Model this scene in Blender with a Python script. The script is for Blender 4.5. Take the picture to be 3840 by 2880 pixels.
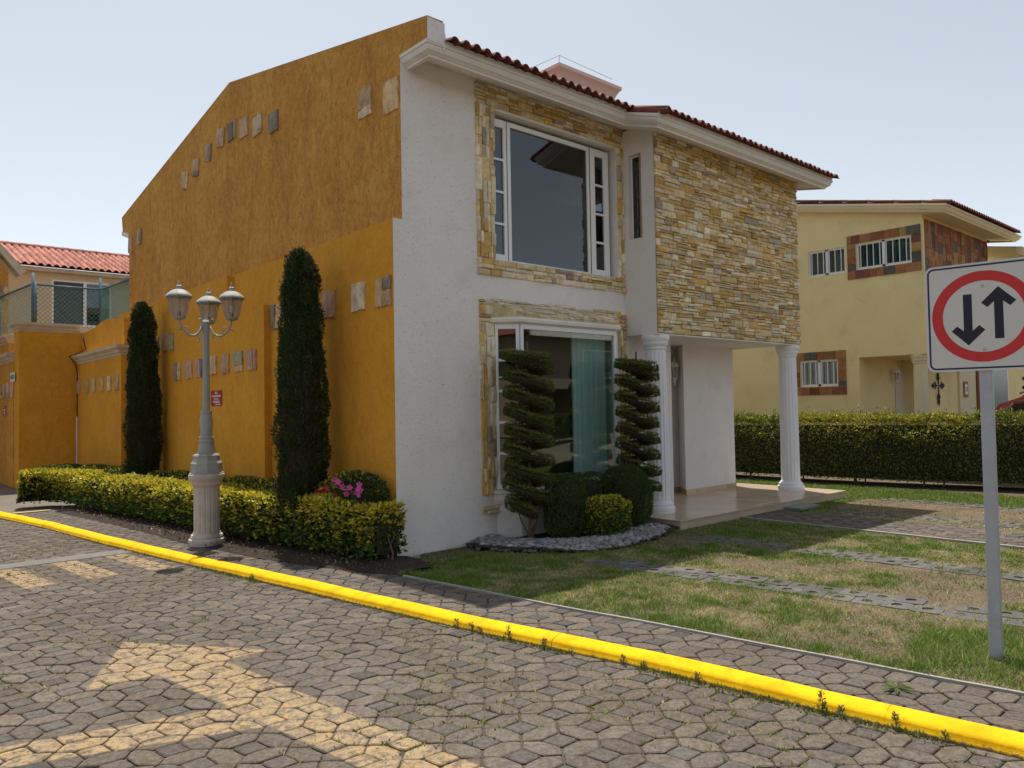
import bpy, math, random
import numpy as np
from mathutils import Matrix, Vector
for o in list(bpy.data.objects): bpy.data.objects.remove(o)
S = bpy.context.scene
C = S.collection
R = math.radians
random.seed(7)
rng = np.random.default_rng(11)
# ------------------------------------------------------------------ camera
CAMP = (-4.568, -7.051, 1.6)
yaw, pitch, roll = R(41.6), R(1.74), R(-0.987)
fw = Vector((math.sin(yaw)*math.cos(pitch), math.cos(yaw)*math.cos(pitch), math.sin(pitch)))
r0 = Vector((math.cos(yaw), -math.sin(yaw), 0)); u0 = r0.cross(fw)
r1 = math.cos(roll)*r0 + math.sin(roll)*u0
u1 = -math.sin(roll)*r0 + math.cos(roll)*u0
cd = bpy.data.cameras.new('camera'); cam = bpy.data.objects.new('camera', cd); C.objects.link(cam)
mw = Matrix.Identity(4)
for i in range(3):
    mw[i][0] = r1[i]; mw[i][1] = u1[i]; mw[i][2] = -fw[i]; mw[i][3] = CAMP[i]
cam.matrix_world = mw
cd.sensor_width = 36.0; cd.lens = 27.0; cd.clip_start = 0.05; cd.clip_end = 2000
S.camera = cam
# ------------------------------------------------------------------ sky, sun, exposure
SUN_EL, SUN_AZ = 71.5, 23.5            # azimuth from +Y towards +X
W = bpy.data.worlds.new('World'); S.world = W; W.use_nodes = True
nt = W.node_tree; bg = nt.nodes['Background']
sky = nt.nodes.new('ShaderNodeTexSky'); sky.sky_type = 'NISHITA'; sky.sun_disc = False
sky.sun_elevation = R(SUN_EL); sky.sun_rotation = R(SUN_AZ)
sky.altitude = 2200; sky.air_density = 1.0; sky.dust_density = 9.0; sky.ozone_density = 0.4
hsv = nt.nodes.new('ShaderNodeHueSaturation'); hsv.inputs['Saturation'].default_value = 0.40; hsv.inputs['Hue'].default_value = 0.485
nt.links.new(sky.outputs[0], hsv.inputs['Color']); nt.links.new(hsv.outputs[0], bg.inputs['Color'])
bg.inputs['Strength'].default_value = 0.120
sd = bpy.data.lights.new('sun', 'SUN'); sun = bpy.data.objects.new('sun', sd); C.objects.link(sun)
sd.energy = 3.6; sd.angle = R(0.6); sd.color = (1.0, 0.93, 0.82)
sdir = Vector((math.sin(R(SUN_AZ))*math.cos(R(SUN_EL)), math.cos(R(SUN_AZ))*math.cos(R(SUN_EL)), math.sin(R(SUN_EL))))
sun.rotation_euler = sdir.to_track_quat('Z', 'Y').to_euler(); sun.location = (20, 30, 40)
S.view_settings.view_transform = 'Standard'; S.view_settings.look = 'None'
S.view_settings.gamma = 1.0; S.view_settings.exposure = 0.54
S.view_settings.use_curve_mapping = False
S.render.engine = 'CYCLES'
# ------------------------------------------------------------------ helpers
def off(parent):
    o = Vector((0, 0, 0))
    while parent is not None:
        o += parent.location; parent = parent.parent
    return o
def tag(o, label=None, cat=None, group=None, kind=None):
    if label: o['label'] = label
    if cat: o['category'] = cat
    if group: o['group'] = group
    if kind: o['kind'] = kind
    return o
def thing(name, label, cat, loc=(0, 0, 0), group=None, rotz=0.0):
    o = bpy.data.objects.new(name, None); C.objects.link(o)
    o.location = loc; o.rotation_euler = (0, 0, rotz); o.empty_display_size = 0.2
    return tag(o, label, cat, group)
class MB:
    def __init__(s): s.v = []; s.f = []; s.t = []
    def add(s, vs, fs, tint=(1, 1, 1)):
        n = len(s.v); s.v += [tuple(v) for v in vs]; s.f += [tuple(i+n for i in f) for f in fs]
        s.t += [tuple(tint)]*len(vs); return s
    def box(s, x0, x1, y0, y1, z0, z1, tint=(1, 1, 1)):
        if x0 > x1: x0, x1 = x1, x0
        if y0 > y1: y0, y1 = y1, y0
        return s.add([(x0,y0,z0),(x1,y0,z0),(x1,y1,z0),(x0,y1,z0),(x0,y0,z1),(x1,y0,z1),(x1,y1,z1),(x0,y1,z1)],
                     [(0,3,2,1),(4,5,6,7),(0,1,5,4),(1,2,6,5),(2,3,7,6),(3,0,4,7)], tint)
    def prism(s, poly, axis, a, b, tint=(1, 1, 1)):
        # poly: 2d points in the two other axes (in order), extruded along axis
        def P(p, t):
            return {'x': (t, p[0], p[1]), 'y': (p[0], t, p[1]), 'z': (p[0], p[1], t)}[axis]
        n = len(poly)
        ar = sum(poly[i][0]*poly[(i+1) % n][1]-poly[(i+1) % n][0]*poly[i][1] for i in range(n))
        if (ar > 0) == (axis == 'y'): poly = poly[::-1]
        vs = [P(p, a) for p in poly]+[P(p, b) for p in poly]
        if a > b: vs = vs[n:]+vs[:n]
        fs = [tuple(range(n))[::-1], tuple(range(n, 2*n))]+[(i, (i+1) % n, n+(i+1) % n, n+i) for i in range(n)]
        return s.add(vs, fs, tint)
    def lathe(s, prof, c=(0, 0, 0), n=24, tint=(1, 1, 1), mod=None, rot=0.0):
        vs = []; m = len(prof)
        for r, z in prof:
            for k in range(n):
                a = 2*math.pi*k/n+rot; rr = r*(mod(k, z) if mod else 1)
                vs.append((c[0]+rr*math.cos(a), c[1]+rr*math.sin(a), c[2]+z))
        fs = [(j*n+k, j*n+(k+1) % n, (j+1)*n+(k+1) % n, (j+1)*n+k) for j in range(m-1) for k in range(n)]
        fs += [tuple(range(n))[::-1], tuple(range((m-1)*n, m*n))]
        return s.add(vs, fs, tint)
    def tube(s, pts, r, n=8, tint=(1, 1, 1), cap=True):
        pts = [Vector(p) for p in pts]; m = len(pts)
        rs = r if isinstance(r, (list, tuple)) else [r]*m
        vs = []; pu = None
        for i, p in enumerate(pts):
            d = (pts[min(i+1, m-1)]-pts[max(i-1, 0)])
            d = d.normalized() if d.length > 1e-9 else Vector((0, 0, 1))
            if pu is None:
                pu = d.orthogonal().normalized()
            else:
                pu = (pu-d*pu.dot(d)); pu = pu.normalized() if pu.length > 1e-6 else d.orthogonal().normalized()
            w = d.cross(pu)
            for k in range(n):
                a = 2*math.pi*k/n
                vs.append(p+(pu*math.cos(a)+w*math.sin(a))*rs[i])
        fs = [(j*n+k, j*n+(k+1) % n, (j+1)*n+(k+1) % n, (j+1)*n+k) for j in range(m-1) for k in range(n)]
        if cap: fs += [tuple(range(n))[::-1], tuple(range((m-1)*n, m*n))]
        return s.add(vs, fs, tint)
    def sweep(s, path, prof, tint=(1, 1, 1), z=None):
        # path: plan points (x,y) or (x,y,dz); prof: (outward to the right of travel, z)
        m = len(path); k = len(prof); vs = []
        for i, p in enumerate(path):
            q = Vector(p[:2]); dz = p[2] if len(p) > 2 else 0
            ns = []
            if i > 0: d = (q-Vector(path[i-1][:2])).normalized(); ns.append(Vector((d.y, -d.x)))
            if i < m-1: d = (Vector(path[i+1][:2])-q).normalized(); ns.append(Vector((d.y, -d.x)))
            nn = sum(ns, Vector((0, 0))).normalized(); nn = nn/max(.35, nn.dot(ns[0]))
            for o_, zz in prof: vs.append((q.x+nn.x*o_, q.y+nn.y*o_, zz+dz))
        fs = [(j*k+i, (j+1)*k+i, (j+1)*k+i+1, j*k+i+1) for j in range(m-1) for i in range(k-1)]
        fs += [tuple(range(k)), tuple(range((m-1)*k, m*k))[::-1]]
        return s.add(vs, fs, tint)
    def xf(s, M4):
        s.v = [tuple(M4 @ Vector(v)) for v in s.v]; return s
    def build(s, name, mat, parent=None, smooth=False, local=False, label=None, kind=None, cat=None, group=None, bevel=0):
        me = bpy.data.meshes.new(name)
        o_ = Vector((0, 0, 0)) if (local or parent is None) else off(parent)
        v = np.array(s.v, dtype=float)-np.array(o_)
        me.from_pydata([tuple(x) for x in v], [], s.f)
        at = me.attributes.new('tint', 'FLOAT_COLOR', 'POINT')
        t = np.ones((len(s.v), 4), dtype=np.float32); t[:, :3] = np.array(s.t, dtype=np.float32).reshape(-1, 3)
        at.data.foreach_set('color', t.ravel())
        if smooth:
            me.polygons.foreach_set('use_smooth', [True]*len(me.polygons))
        me.update()
        o = bpy.data.objects.new(name, me); C.objects.link(o)
        if mat: me.materials.append(mat)
        if parent: o.parent = parent
        if bevel:
            b = o.modifiers.new('bevel', 'BEVEL'); b.width = bevel; b.segments = 2; b.limit_method = 'ANGLE'
        return tag(o, label, cat, group, kind)
def smooth_by_angle(o, deg=35):
    me = o.data
    me.polygons.foreach_set('use_smooth', [True]*len(me.polygons))
    me.set_sharp_from_angle(angle=R(deg)); return o
def big_mesh(name, V, F, T, mat, parent=None, smooth=False, kind=None, label=None, cat=None, group=None):
    """V (n,3), F (m,k) all same k, T (n,3)"""
    V = np.asarray(V, dtype=np.float32)
    if parent is not None: V = V-np.array(off(parent), dtype=np.float32)
    me = bpy.data.meshes.new(name); k = F.shape[1]
    me.vertices.add(len(V)); me.vertices.foreach_set('co', V.ravel())
    me.loops.add(F.size); me.loops.foreach_set('vertex_index', F.ravel().astype(np.int32))
    me.polygons.add(len(F)); me.polygons.foreach_set('loop_start', np.arange(0, F.size, k, dtype=np.int32))
    me.polygons.foreach_set('loop_total', np.full(len(F), k, dtype=np.int32))
    me.update(calc_edges=True); me.validate()
    at = me.attributes.new('tint', 'FLOAT_COLOR', 'POINT')
    t = np.ones((len(V), 4), dtype=np.float32); t[:, :3] = T; at.data.foreach_set('color', t.ravel())
    if smooth: me.polygons.foreach_set('use_smooth', [True]*len(F))
    o = bpy.data.objects.new(name, me); C.objects.link(o); me.materials.append(mat)
    if parent: o.parent = parent
    return tag(o, label, cat, group, kind)
def vnoise(x, y, s=1.0, seed=0):
    x = np.asarray(x)*s; y = np.asarray(y)*s
    xi = np.floor(x).astype(np.int64); yi = np.floor(y).astype(np.int64); fx = x-xi; fy = y-yi
    def h(a, b):
        n = (a*374761393+b*668265263+seed*974711) & 0x7fffffff
        n = ((n ^ (n >> 13))*1274126177) & 0x7fffffff
        return ((n ^ (n >> 16)) & 0xffff)/65535.0
    ux = fx*fx*(3-2*fx); uy = fy*fy*(3-2*fy)
    return (h(xi, yi)*(1-ux)+h(xi+1, yi)*ux)*(1-uy)+(h(xi, yi+1)*(1-ux)+h(xi+1, yi+1)*ux)*uy
def fbm(x, y, s=1.0, seed=0, o=3):
    return sum(vnoise(x, y, s*2**k, seed+k)/2**k for k in range(o))/sum(1/2**k for k in range(o))
def unit(a): return a/np.maximum(np.linalg.norm(a, axis=1, keepdims=True), 1e-9)
def leaves(name, P, N, L, Wd, T, mat, parent=None, up=.25, spread=.8, fold=.25, **kw):
    n = len(P); rnd = unit(rng.normal(size=(n, 3)))
    A = unit(N*1.0+rnd*spread+np.array([0, 0, up])); B = unit(np.cross(A, unit(rng.normal(size=(n, 3))))); D = np.cross(A, B)
    L = np.broadcast_to(np.asarray(L, dtype=float).reshape(-1, 1), (n, 1)); Wd = np.broadcast_to(np.asarray(Wd, dtype=float).reshape(-1, 1), (n, 1))
    v = np.stack([P, P+A*L*.5+B*Wd*.5+D*Wd*fold, P+A*L, P+A*L*.5-B*Wd*.5+D*Wd*fold], 1).reshape(-1, 3)
    F = np.arange(4*n).reshape(n, 4)
    return big_mesh(name, v, F, np.repeat(T, 4, axis=0), mat, parent, **kw)
def pick(pal, w, n, jit=.18):
    p = np.array(pal); i = rng.choice(len(p), n, p=np.array(w)/sum(w))
    return p[i]*(1+rng.normal(size=(n, 1))*jit).clip(.5, 1.6)
def text_mesh(txt, size, mat, parent, M4, name='lettering', bold=0.0, width=None, thick=.0012):
    cu = bpy.data.curves.new(name, 'FONT'); cu.body = txt; cu.size = size; cu.align_x = 'CENTER'; cu.align_y = 'CENTER'
    cu.extrude = thick; cu.offset = bold; cu.resolution_u = 3
    o = bpy.data.objects.new('tmp', cu); C.objects.link(o)
    dg = bpy.context.evaluated_depsgraph_get(); me = bpy.data.meshes.new_from_object(o.evaluated_get(dg))
    bpy.data.objects.remove(o); bpy.data.curves.remove(cu)
    if width:
        xs = [v.co.x for v in me.vertices]; k = width/(max(xs)-min(xs)); me.transform(Matrix.Diagonal((k, 1, 1, 1)))
    me.transform(M4)
    q = bpy.data.objects.new(name, me); C.objects.link(q); q.parent = parent; me.materials.clear(); me.materials.append(mat)
    return q
# ------------------------------------------------------------------ materials
def mat_new(name):
    m = bpy.data.materials.new(name); m.use_nodes = True
    return m, m.node_tree, m.node_tree.nodes['Principled BSDF']
def nd(nt, t, **k):
    n = nt.nodes.new(t)
    for a, b in k.items(): setattr(n, a, b)
    return n
def c4(c): return (c[0], c[1], c[2], 1)
def noise(nt, pos, scale, detail=3, rough=.6, dist=0, stretch=None):
    n = nd(nt, 'ShaderNodeTexNoise'); n.inputs['Scale'].default_value = scale; n.inputs['Detail'].default_value = detail
    n.inputs['Roughness'].default_value = rough; n.inputs['Distortion'].default_value = dist
    if stretch:
        m = nd(nt, 'ShaderNodeMapping'); m.inputs['Scale'].default_value = stretch
        nt.links.new(pos, m.inputs['Vector']); pos = m.outputs[0]
    nt.links.new(pos, n.inputs['Vector']); return n
def ramp(nt, fac, stops):
    r = nd(nt, 'ShaderNodeValToRGB'); e = r.color_ramp.elements
    while len(e) < len(stops): e.new(.5)
    for el, (p, c) in zip(e, stops): el.position = p; el.color = c4(c) if len(c) == 3 else c
    nt.links.new(fac, r.inputs[0]); return r
def mix(nt, a, b, fac, mode='MIX'):
    m = nd(nt, 'ShaderNodeMix', data_type='RGBA', blend_type=mode)
    for i, v in ((6, a), (7, b)):
        if hasattr(v, 'is_linked'): nt.links.new(v, m.inputs[i])
        else: m.inputs[i].default_value = c4(v)
    if hasattr(fac, 'is_linked'): nt.links.new(fac, m.inputs[0])
    else: m.inputs[0].default_value = fac
    return m.outputs[2]
def mth(nt, op, a, b=None, c=None):
    m = nd(nt, 'ShaderNodeMath', operation=op)
    for i, v in enumerate((a, b, c)):
        if v is None: continue
        if hasattr(v, 'is_linked'): nt.links.new(v, m.inputs[i])
        else: m.inputs[i].default_value = v
    return m.outputs[0]
def M(name, col, col2=None, rough=.75, vscale=3.0, bump=0.0, bscale=60.0, tint=False, metal=0.0, spec=.3, dirt=None, dscale=8.0, damt=.5, pits=0.0, pscale=30.0, stretch=None, sss=0, trans=0.0):
    m, nt, p = mat_new(name)
    g = nd(nt, 'ShaderNodeNewGeometry'); pos = g.outputs['Position']
    if col2:
        n1 = noise(nt, pos, vscale, 4, .6, .3, stretch); rp = ramp(nt, n1.outputs[0], [(.32, col), (.68, col2)]); out = rp.outputs[0]
    else:
        rg = nd(nt, 'ShaderNodeRGB'); rg.outputs[0].default_value = c4(col); out = rg.outputs[0]
    if dirt:
        n2 = noise(nt, pos, dscale, 6, .7, .5, stretch); r2 = ramp(nt, n2.outputs[0], [(.52, (0, 0, 0)), (.75, (damt, damt, damt))])
        out = mix(nt, out, dirt, r2.outputs[0])
    if tint:
        a = nd(nt, 'ShaderNodeAttribute', attribute_name='tint'); out = mix(nt, out, a.outputs['Color'], 1.0, 'MULTIPLY')
    nt.links.new(out, p.inputs['Base Color'])
    p.inputs['Roughness'].default_value = rough; p.inputs['Metallic'].default_value = metal; p.inputs['Specular IOR Level'].default_value = spec
    h = None
    if bump: h = noise(nt, pos, bscale, 4, .65).outputs[0]
    if pits:
        v = nd(nt, 'ShaderNodeTexVoronoi'); v.inputs['Scale'].default_value = pscale; v.inputs['Randomness'].default_value = 1
        mp = nd(nt, 'ShaderNodeMapping'); mp.inputs['Scale'].default_value = (1, 1, .55)
        nz = noise(nt, pos, 6, 3); 
        nt.links.new(mix(nt, pos, nz.outputs['Color'], .06), mp.inputs['Vector']); nt.links.new(mp.outputs[0], v.inputs['Vector'])
        pr = ramp(nt, v.outputs['Distance'], [(.05, (0, 0, 0)), (.2, (1, 1, 1))])
        h = mth(nt, 'ADD', h, mth(nt, 'MULTIPLY', pr.outputs[0], pits)) if h else pr.outputs[0]
    if h is not None:
        b = nd(nt, 'ShaderNodeBump'); b.inputs['Strength'].default_value = bump or .5; b.inputs['Distance'].default_value = .01
        nt.links.new(h, b.inputs['Height']); nt.links.new(b.outputs[0], p.inputs['Normal'])
    if trans:
        tr = nd(nt, 'ShaderNodeBsdfTranslucent'); nt.links.new(out, tr.inputs['Color'])
        ms = nd(nt, 'ShaderNodeMixShader'); ms.inputs[0].default_value = trans
        nt.links.new(p.outputs[0], ms.inputs[1]); nt.links.new(tr.outputs[0], ms.inputs[2])
        nt.links.new(ms.outputs[0], nt.nodes['Material Output'].inputs['Surface'])
    return m
def glass(name, tintc, ior=1.52, rough=0.0, refl=1.0, haze=0.0):
    m, nt, p = mat_new(name); nt.nodes.remove(p)
    t = nd(nt, 'ShaderNodeBsdfTransparent'); t.inputs[0].default_value = c4(tintc)
    gl = nd(nt, 'ShaderNodeBsdfGlossy'); gl.inputs['Roughness'].default_value = rough; gl.inputs[0].default_value = (refl, refl, refl, 1)
    r0_ = ((ior-1)/(ior+1))**2; lw = nd(nt, 'ShaderNodeLayerWeight'); lw.inputs[0].default_value = .5
    fz = mth(nt, 'MULTIPLY_ADD', mth(nt, 'POWER', lw.outputs['Facing'], 5.0), 1-r0_, r0_)
    ms = nd(nt, 'ShaderNodeMixShader'); nt.links.new(fz, ms.inputs[0]); nt.links.new(t.outputs[0], ms.inputs[1]); nt.links.new(gl.outputs[0], ms.inputs[2])
    if haze:                                  # dusty, slightly milky glass
        df = nd(nt, 'ShaderNodeBsdfDiffuse'); df.inputs[0].default_value = (.62, .62, .60, 1); m2 = nd(nt, 'ShaderNodeMixShader'); m2.inputs[0].default_value = haze
        nt.links.new(ms.outputs[0], m2.inputs[1]); nt.links.new(df.outputs[0], m2.inputs[2]); ms = m2
    nt.links.new(ms.outputs[0], nt.nodes['Material Output'].inputs['Surface']); return m
def wall_paint(name, a, b, c, streak=.35, bump=.5, mott=.5):
    """lime paint: large clouds, rain streaks, fine trowel mottling with relief shade painted in, and pits"""
    m, nt, p = mat_new(name); g = nd(nt, 'ShaderNodeNewGeometry'); pos = g.outputs['Position']
    n1 = noise(nt, pos, .8, 6, .62, .6); n3 = noise(nt, pos, 1.7, 6, .7, .8, (1.3, 1.3, .5)); n2 = noise(nt, pos, 9, 6, .75, .6, (1, 1, .7)); n4 = noise(nt, pos, 30, 5, .75, .4, (1, 1, .6))
    o = ramp(nt, n1.outputs[0], [(.36, a), (.64, b)]).outputs[0]
    o = mix(nt, o, c, ramp(nt, n3.outputs[0], [(.47, (0, 0, 0)), (.66, (streak,)*3)]).outputs[0])
    o = mix(nt, o, (.66, .58, .50), ramp(nt, n2.outputs[0], [(.36, (mott,)*3), (.58, (0, 0, 0))]).outputs[0], 'MULTIPLY')  # darker mottling also paints in pit shade that the bump barely shows
    o = mix(nt, o, (.60, .52, .44), ramp(nt, n4.outputs[0], [(.30, (mott*1.4,)*3), (.46, (0, 0, 0))]).outputs[0], 'MULTIPLY')
    o = mix(nt, o, (1.18, 1.16, 1.12), ramp(nt, n4.outputs[0], [(.56, (0, 0, 0)), (.70, (mott,)*3)]).outputs[0], 'MULTIPLY')
    v = nd(nt, 'ShaderNodeTexVoronoi'); v.inputs['Scale'].default_value = 22
    mp = nd(nt, 'ShaderNodeMapping'); mp.inputs['Scale'].default_value = (1, 1, .5)
    nt.links.new(mix(nt, pos, noise(nt, pos, 7, 3).outputs['Color'], .08), mp.inputs['Vector']); nt.links.new(mp.outputs[0], v.inputs['Vector'])
    pit = ramp(nt, v.outputs['Distance'], [(.06, (0, 0, 0)), (.18, (1, 1, 1))]).outputs[0]
    sel = ramp(nt, noise(nt, pos, 3.2, 4, .6).outputs[0], [(.45, (1, 1, 1)), (.6, (0, 0, 0))]).outputs[0]
    pit = mth(nt, 'MAXIMUM', pit, sel)
    nt.links.new(o, p.inputs['Base Color']); p.inputs['Roughness'].default_value = .88; p.inputs['Specular IOR Level'].default_value = .2
    h = mth(nt, 'ADD', mth(nt, 'MULTIPLY', pit, .8), mth(nt, 'ADD', n4.outputs[0], mth(nt, 'MULTIPLY', n2.outputs[0], 1.6)))
    b = nd(nt, 'ShaderNodeBump'); b.inputs['Strength'].default_value = bump; b.inputs['Distance'].default_value = .03
    nt.links.new(h, b.inputs['Height']); nt.links.new(b.outputs[0], p.inputs['Normal']); return m
mt = {}
mt['orange_low'] = wall_paint('orange_paint', (.70, .315, .028), (.78, .375, .042), (.62, .27, .035), .5, .55, .32)
mt['orange_up'] = wall_paint('weathered_orange_paint', (.74, .355, .068), (.86, .455, .10), (.63, .28, .07), .8, 1.0, .7)
mt['white'] = M('white_stucco', (.86, .82, .79), (.80, .76, .73), .9, 1.2, .8, 55, pits=1.0, pscale=34, dirt=(.55, .52, .5), dscale=2.2, damt=.35)
mt['trim'] = M('white_trim_paint', (.80, .77, .72), (.74, .70, .64), .7, 2.5, .12, 30)
mt['pvc'] = M('white_window_plastic', (.84, .84, .84), None, .35, spec=.5)
mt['column'] = M('white_column_paint', (.84, .84, .85), (.78, .78, .79), .55, 3, .1, 40)
mt['cream_trim'] = M('cream_moulding', (.60, .50, .37), (.52, .43, .31), .8, 3, .25, 40, dirt=(.3, .26, .2), dscale=3, damt=.4)
mt['glass'] = glass('window_glass', (.35, .42, .45), 1.85)
mt['glass_low'] = glass('clear_window_glass', (.84, .91, .89), 2.0)
mt['darkroom'] = M('room_plaster', (.3, .29, .27), None, .9)
mt['curtain'] = M('teal_curtain', (.72, .82, .79), (.58, .73, .71), .8, 6, stretch=(1, 1, .05))
mt['stone'] = M('ledger_stone', (1.08, 1.06, 1.02), (.76, .74, .70), .85, 14, .6, 70, tint=True, dirt=(.35, .28, .2), dscale=16, damt=.5)
mt['mortar'] = M('stone_mortar', (.34, .26, .15), None, .95, bump=.4)
mt['accent'] = M('quarry_stone', (1.25, 1.12, .95), (.74, .65, .54), .8, 12, .8, 40, tint=True, stretch=(1, 1, .6), dirt=(.2, .17, .14), dscale=14, damt=.6)
mt['tile'] = M('red_roof_tile', (.20, .058, .042), (.14, .042, .034), .75, 8, .3, 60, tint=True)
mt['tile_light'] = M('terracotta_tile', (.42, .17, .125), (.33, .125, .09), .8, 4, .3, 60, tint=True)
mt['pink'] = M('pale_pink_paint', (.74, .58, .50), (.70, .53, .46), .8, 2)
mt['marble'] = M('beige_floor_tile', (.60, .47, .35), (.52, .40, .30), .22, 3, 0, tint=True, spec=.5)
mt['skirt'] = M('beige_skirting_tile', (.58, .42, .28), (.50, .36, .25), .4, 5, tint=True)
mt['leaf'] = M('glossy_leaf', (1, 1, 1), None, .42, tint=True, spec=.45, trans=.38)
mt['needle'] = M('conifer_foliage', (1, 1, 1), None, .75, tint=True, spec=.15, trans=.12)
mt['core'] = M('foliage_shade', (.035, .032, .018), None, .95)  # near-black fill: shade inside the plants as colour, also blocks see-through
mt['bark'] = M('bark', (.12, .085, .06), (.18, .13, .09), .9, 12, .5, 60)
mt['grass'] = M('grass_blade', (1, 1, 1), None, .65, tint=True, spec=.2, trans=.25)
mt['soil'] = M('dark_soil', (.040, .029, .022), (.024, .018, .014), .95, 9, .9, 60, dirt=(.12, .09, .06), dscale=40, damt=.7)
mt['lawnsoil'] = M('dry_lawn_soil', (.15, .11, .07), (.085, .06, .042), .95, 2.5, .7, 80, dirt=(.34, .27, .16), dscale=30, damt=.8)
mt['pebble'] = M('river_pebble', (.95, .95, .95), (.7, .7, .72), .6, 30, .2, 80, tint=True)
mt['lampmetal'] = M('grey_painted_iron', (.36, .37, .34), (.31, .32, .29), .5, 6, .1, 60, spec=.4)
mt['lampstone'] = M('cast_stone', (.56, .50, .46), (.47, .41, .38), .8, 5, .3, 60, dirt=(.25, .2, .18), dscale=6, damt=.45)
mt['lampglass'] = glass('smoky_lamp_glass', (.80, .77, .70), 1.8, .08, haze=.2)
mt['bulb'] = M('bulb_glass', (.8, .8, .78), None, .3)
mt['lampdark'] = M('lamp_socket', (.12, .12, .12), None, .6)
mt['red'] = M('red_sign_enamel', (.36, .02, .04), None, .4)
mt['signwhite'] = M('white_reflective_sheet', (.66, .65, .62), (.62, .61, .58), .45, 4)
mt['signred'] = M('red_reflective_sheet', (.60, .035, .035), None, .45)
mt['signblack'] = M('dark_sign_ink', (.018, .018, .03), None, .45)
mt['signnavy'] = M('navy_sign_ink', (.03, .03, .09), None, .45)
mt['galv'] = M('galvanised_steel', (.44, .46, .50), (.38, .40, .44), .5, 10, .05, 80, metal=.25)
mt['yellowhouse'] = M('pale_yellow_stucco', (.86, .71, .37), (.81, .65, .33), .9, 1.0, .35, 70, dirt=(.45, .36, .2), dscale=2, damt=.3)
mt['yellowtrim'] = M('cream_paint', (.78, .68, .45), (.72, .62, .40), .8, 2, .1, 40)
mt['slate'] = M('rust_slate_tile', (1, 1, 1), (.7, .65, .6), .75, 7, .5, 30, tint=True)
mt['door'] = M('white_door_paint', (.68, .60, .54), None, .5)
mt['iron'] = M('black_wrought_iron', (.02, .018, .016), None, .6)
mt['plate'] = M('brown_wood_plate', (.34, .14, .05), None, .6)
mt['tilewhite'] = M('glazed_white_tile', (.8, .8, .8), None, .3)
mt['palehouse'] = M('pale_cream_wall', (.66, .55, .38), (.60, .49, .33), .9, 1.2, .3, 60)
mt['fence'] = M('green_coated_wire', (.055, .16, .14), None, .5)
mt['fencepost'] = M('blue_grey_fence_paint', (.10, .17, .22), (.07, .12, .16), .5, 10)
mt['pane_curtain'] = M('grey_brown_net_curtain', (.30, .27, .25), (.24, .21, .20), .8, 8)
mt['blind'] = M('grey_window_screen', (.085, .095, .105), None, .8)
mt['carpaint'] = M('red_car_paint', (.25, .008, .02), None, .25, spec=.6)
mt['cardark'] = M('dark_car_glass', (.012, .012, .014), None, .08, spec=.7)
mt['chrome'] = M('chrome', (.8, .8, .82), None, .12, metal=1.0)
mt['rubber'] = M('tyre_rubber', (.02, .02, .02), None, .85)
mt['concrete'] = M('pale_concrete', (.19, .175, .16), (.14, .13, .12), .9, 4, .3, 80)
mt['edging'] = M('light_concrete', (.34, .325, .30), (.27, .26, .24), .9, 4, .3, 80)
mt['wire'] = M('black_cable', (.015, .015, .015), None, .6)
mt['petal'] = M('azalea_petal', (1, 1, 1), None, .6, tint=True, trans=.3)
mt['slab'] = M('green_grey_metal_cover', (.19, .23, .21), None, .5)
mt['latticepaver'] = M('concrete_grass_paver', (.135, .128, .124), (.095, .09, .088), .9, 7, .6, 90, tint=True)
# ================================================================== GROUND, ROAD, KERB, LAWN
KP = [(.24,-9.5),(-.02,-7.6),(-.36,-5.58),(-.48,-4.7),(-.60,-3.79),(-.76,-3.02),(-.88,-2.29),(-1.01,-1.47),(-1.16,-.48),(-1.34,.74),(-1.55,2.01),(-1.80,3.76),(-2.05,5.94),(-2.35,7.77),(-2.55,9.2),(-2.95,11.5),(-3.5,14.5),(-4.6,20)]
EP = [(.80,-9.5),(.46,-7.2),(.25,-5.69),(.17,-5.25),(.12,-4.84),(.05,-4.4),(-.02,-3.89),(-.09,-3.38),(-.21,-2.76),(-.34,-1.71),(-.47,-.75),(-.80,.1),(-1.07,1.18),(-1.28,2.6),(-1.48,5.11),(-1.78,7.7)]
def cur(P):
    a = np.array(P)[:, ::-1]; a = a[np.argsort(a[:, 0])]
    return lambda y: np.interp(y, a[:, 0], a[:, 1])
xk, xe = cur(KP), cur(EP)
def dense(P, f, step=.35):
    ys = np.arange(P[0][1], P[-1][1]+1e-6, step); return [(float(f(y)), float(y)) for y in ys]
ROADZ = -.065
def inpoly_mask(nt, pos, polys, wob=.012):
    sp = nd(nt, 'ShaderNodeSeparateXYZ'); nt.links.new(pos, sp.inputs[0])
    nz = noise(nt, pos, 14, 4, .7); w = mth(nt, 'MULTIPLY', mth(nt, 'SUBTRACT', nz.outputs[0], .5), wob*2.5)
    tot = None
    for pts in polys:
        ar = sum(pts[i][0]*pts[(i+1) % len(pts)][1]-pts[(i+1) % len(pts)][0]*pts[i][1] for i in range(len(pts)))
        if ar < 0: pts = pts[::-1]
        mn = None
        for i in range(len(pts)):
            (x0, y0), (x1, y1) = pts[i], pts[(i+1) % len(pts)]
            l = math.hypot(x1-x0, y1-y0); a, b = -(y1-y0)/l, (x1-x0)/l; c = -(a*x0+b*y0)
            d = mth(nt, 'MULTIPLY_ADD', sp.outputs[0], a, mth(nt, 'MULTIPLY_ADD', sp.outputs[1], b, c))
            mn = d if mn is None else mth(nt, 'MINIMUM', mn, d)
        tot = mn if tot is None else mth(nt, 'MAXIMUM', tot, mn)
    return mth(nt, 'MULTIPLY', mth(nt, 'ADD', mth(nt, 'ADD', tot, w), .004), 60.0), tot
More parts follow.
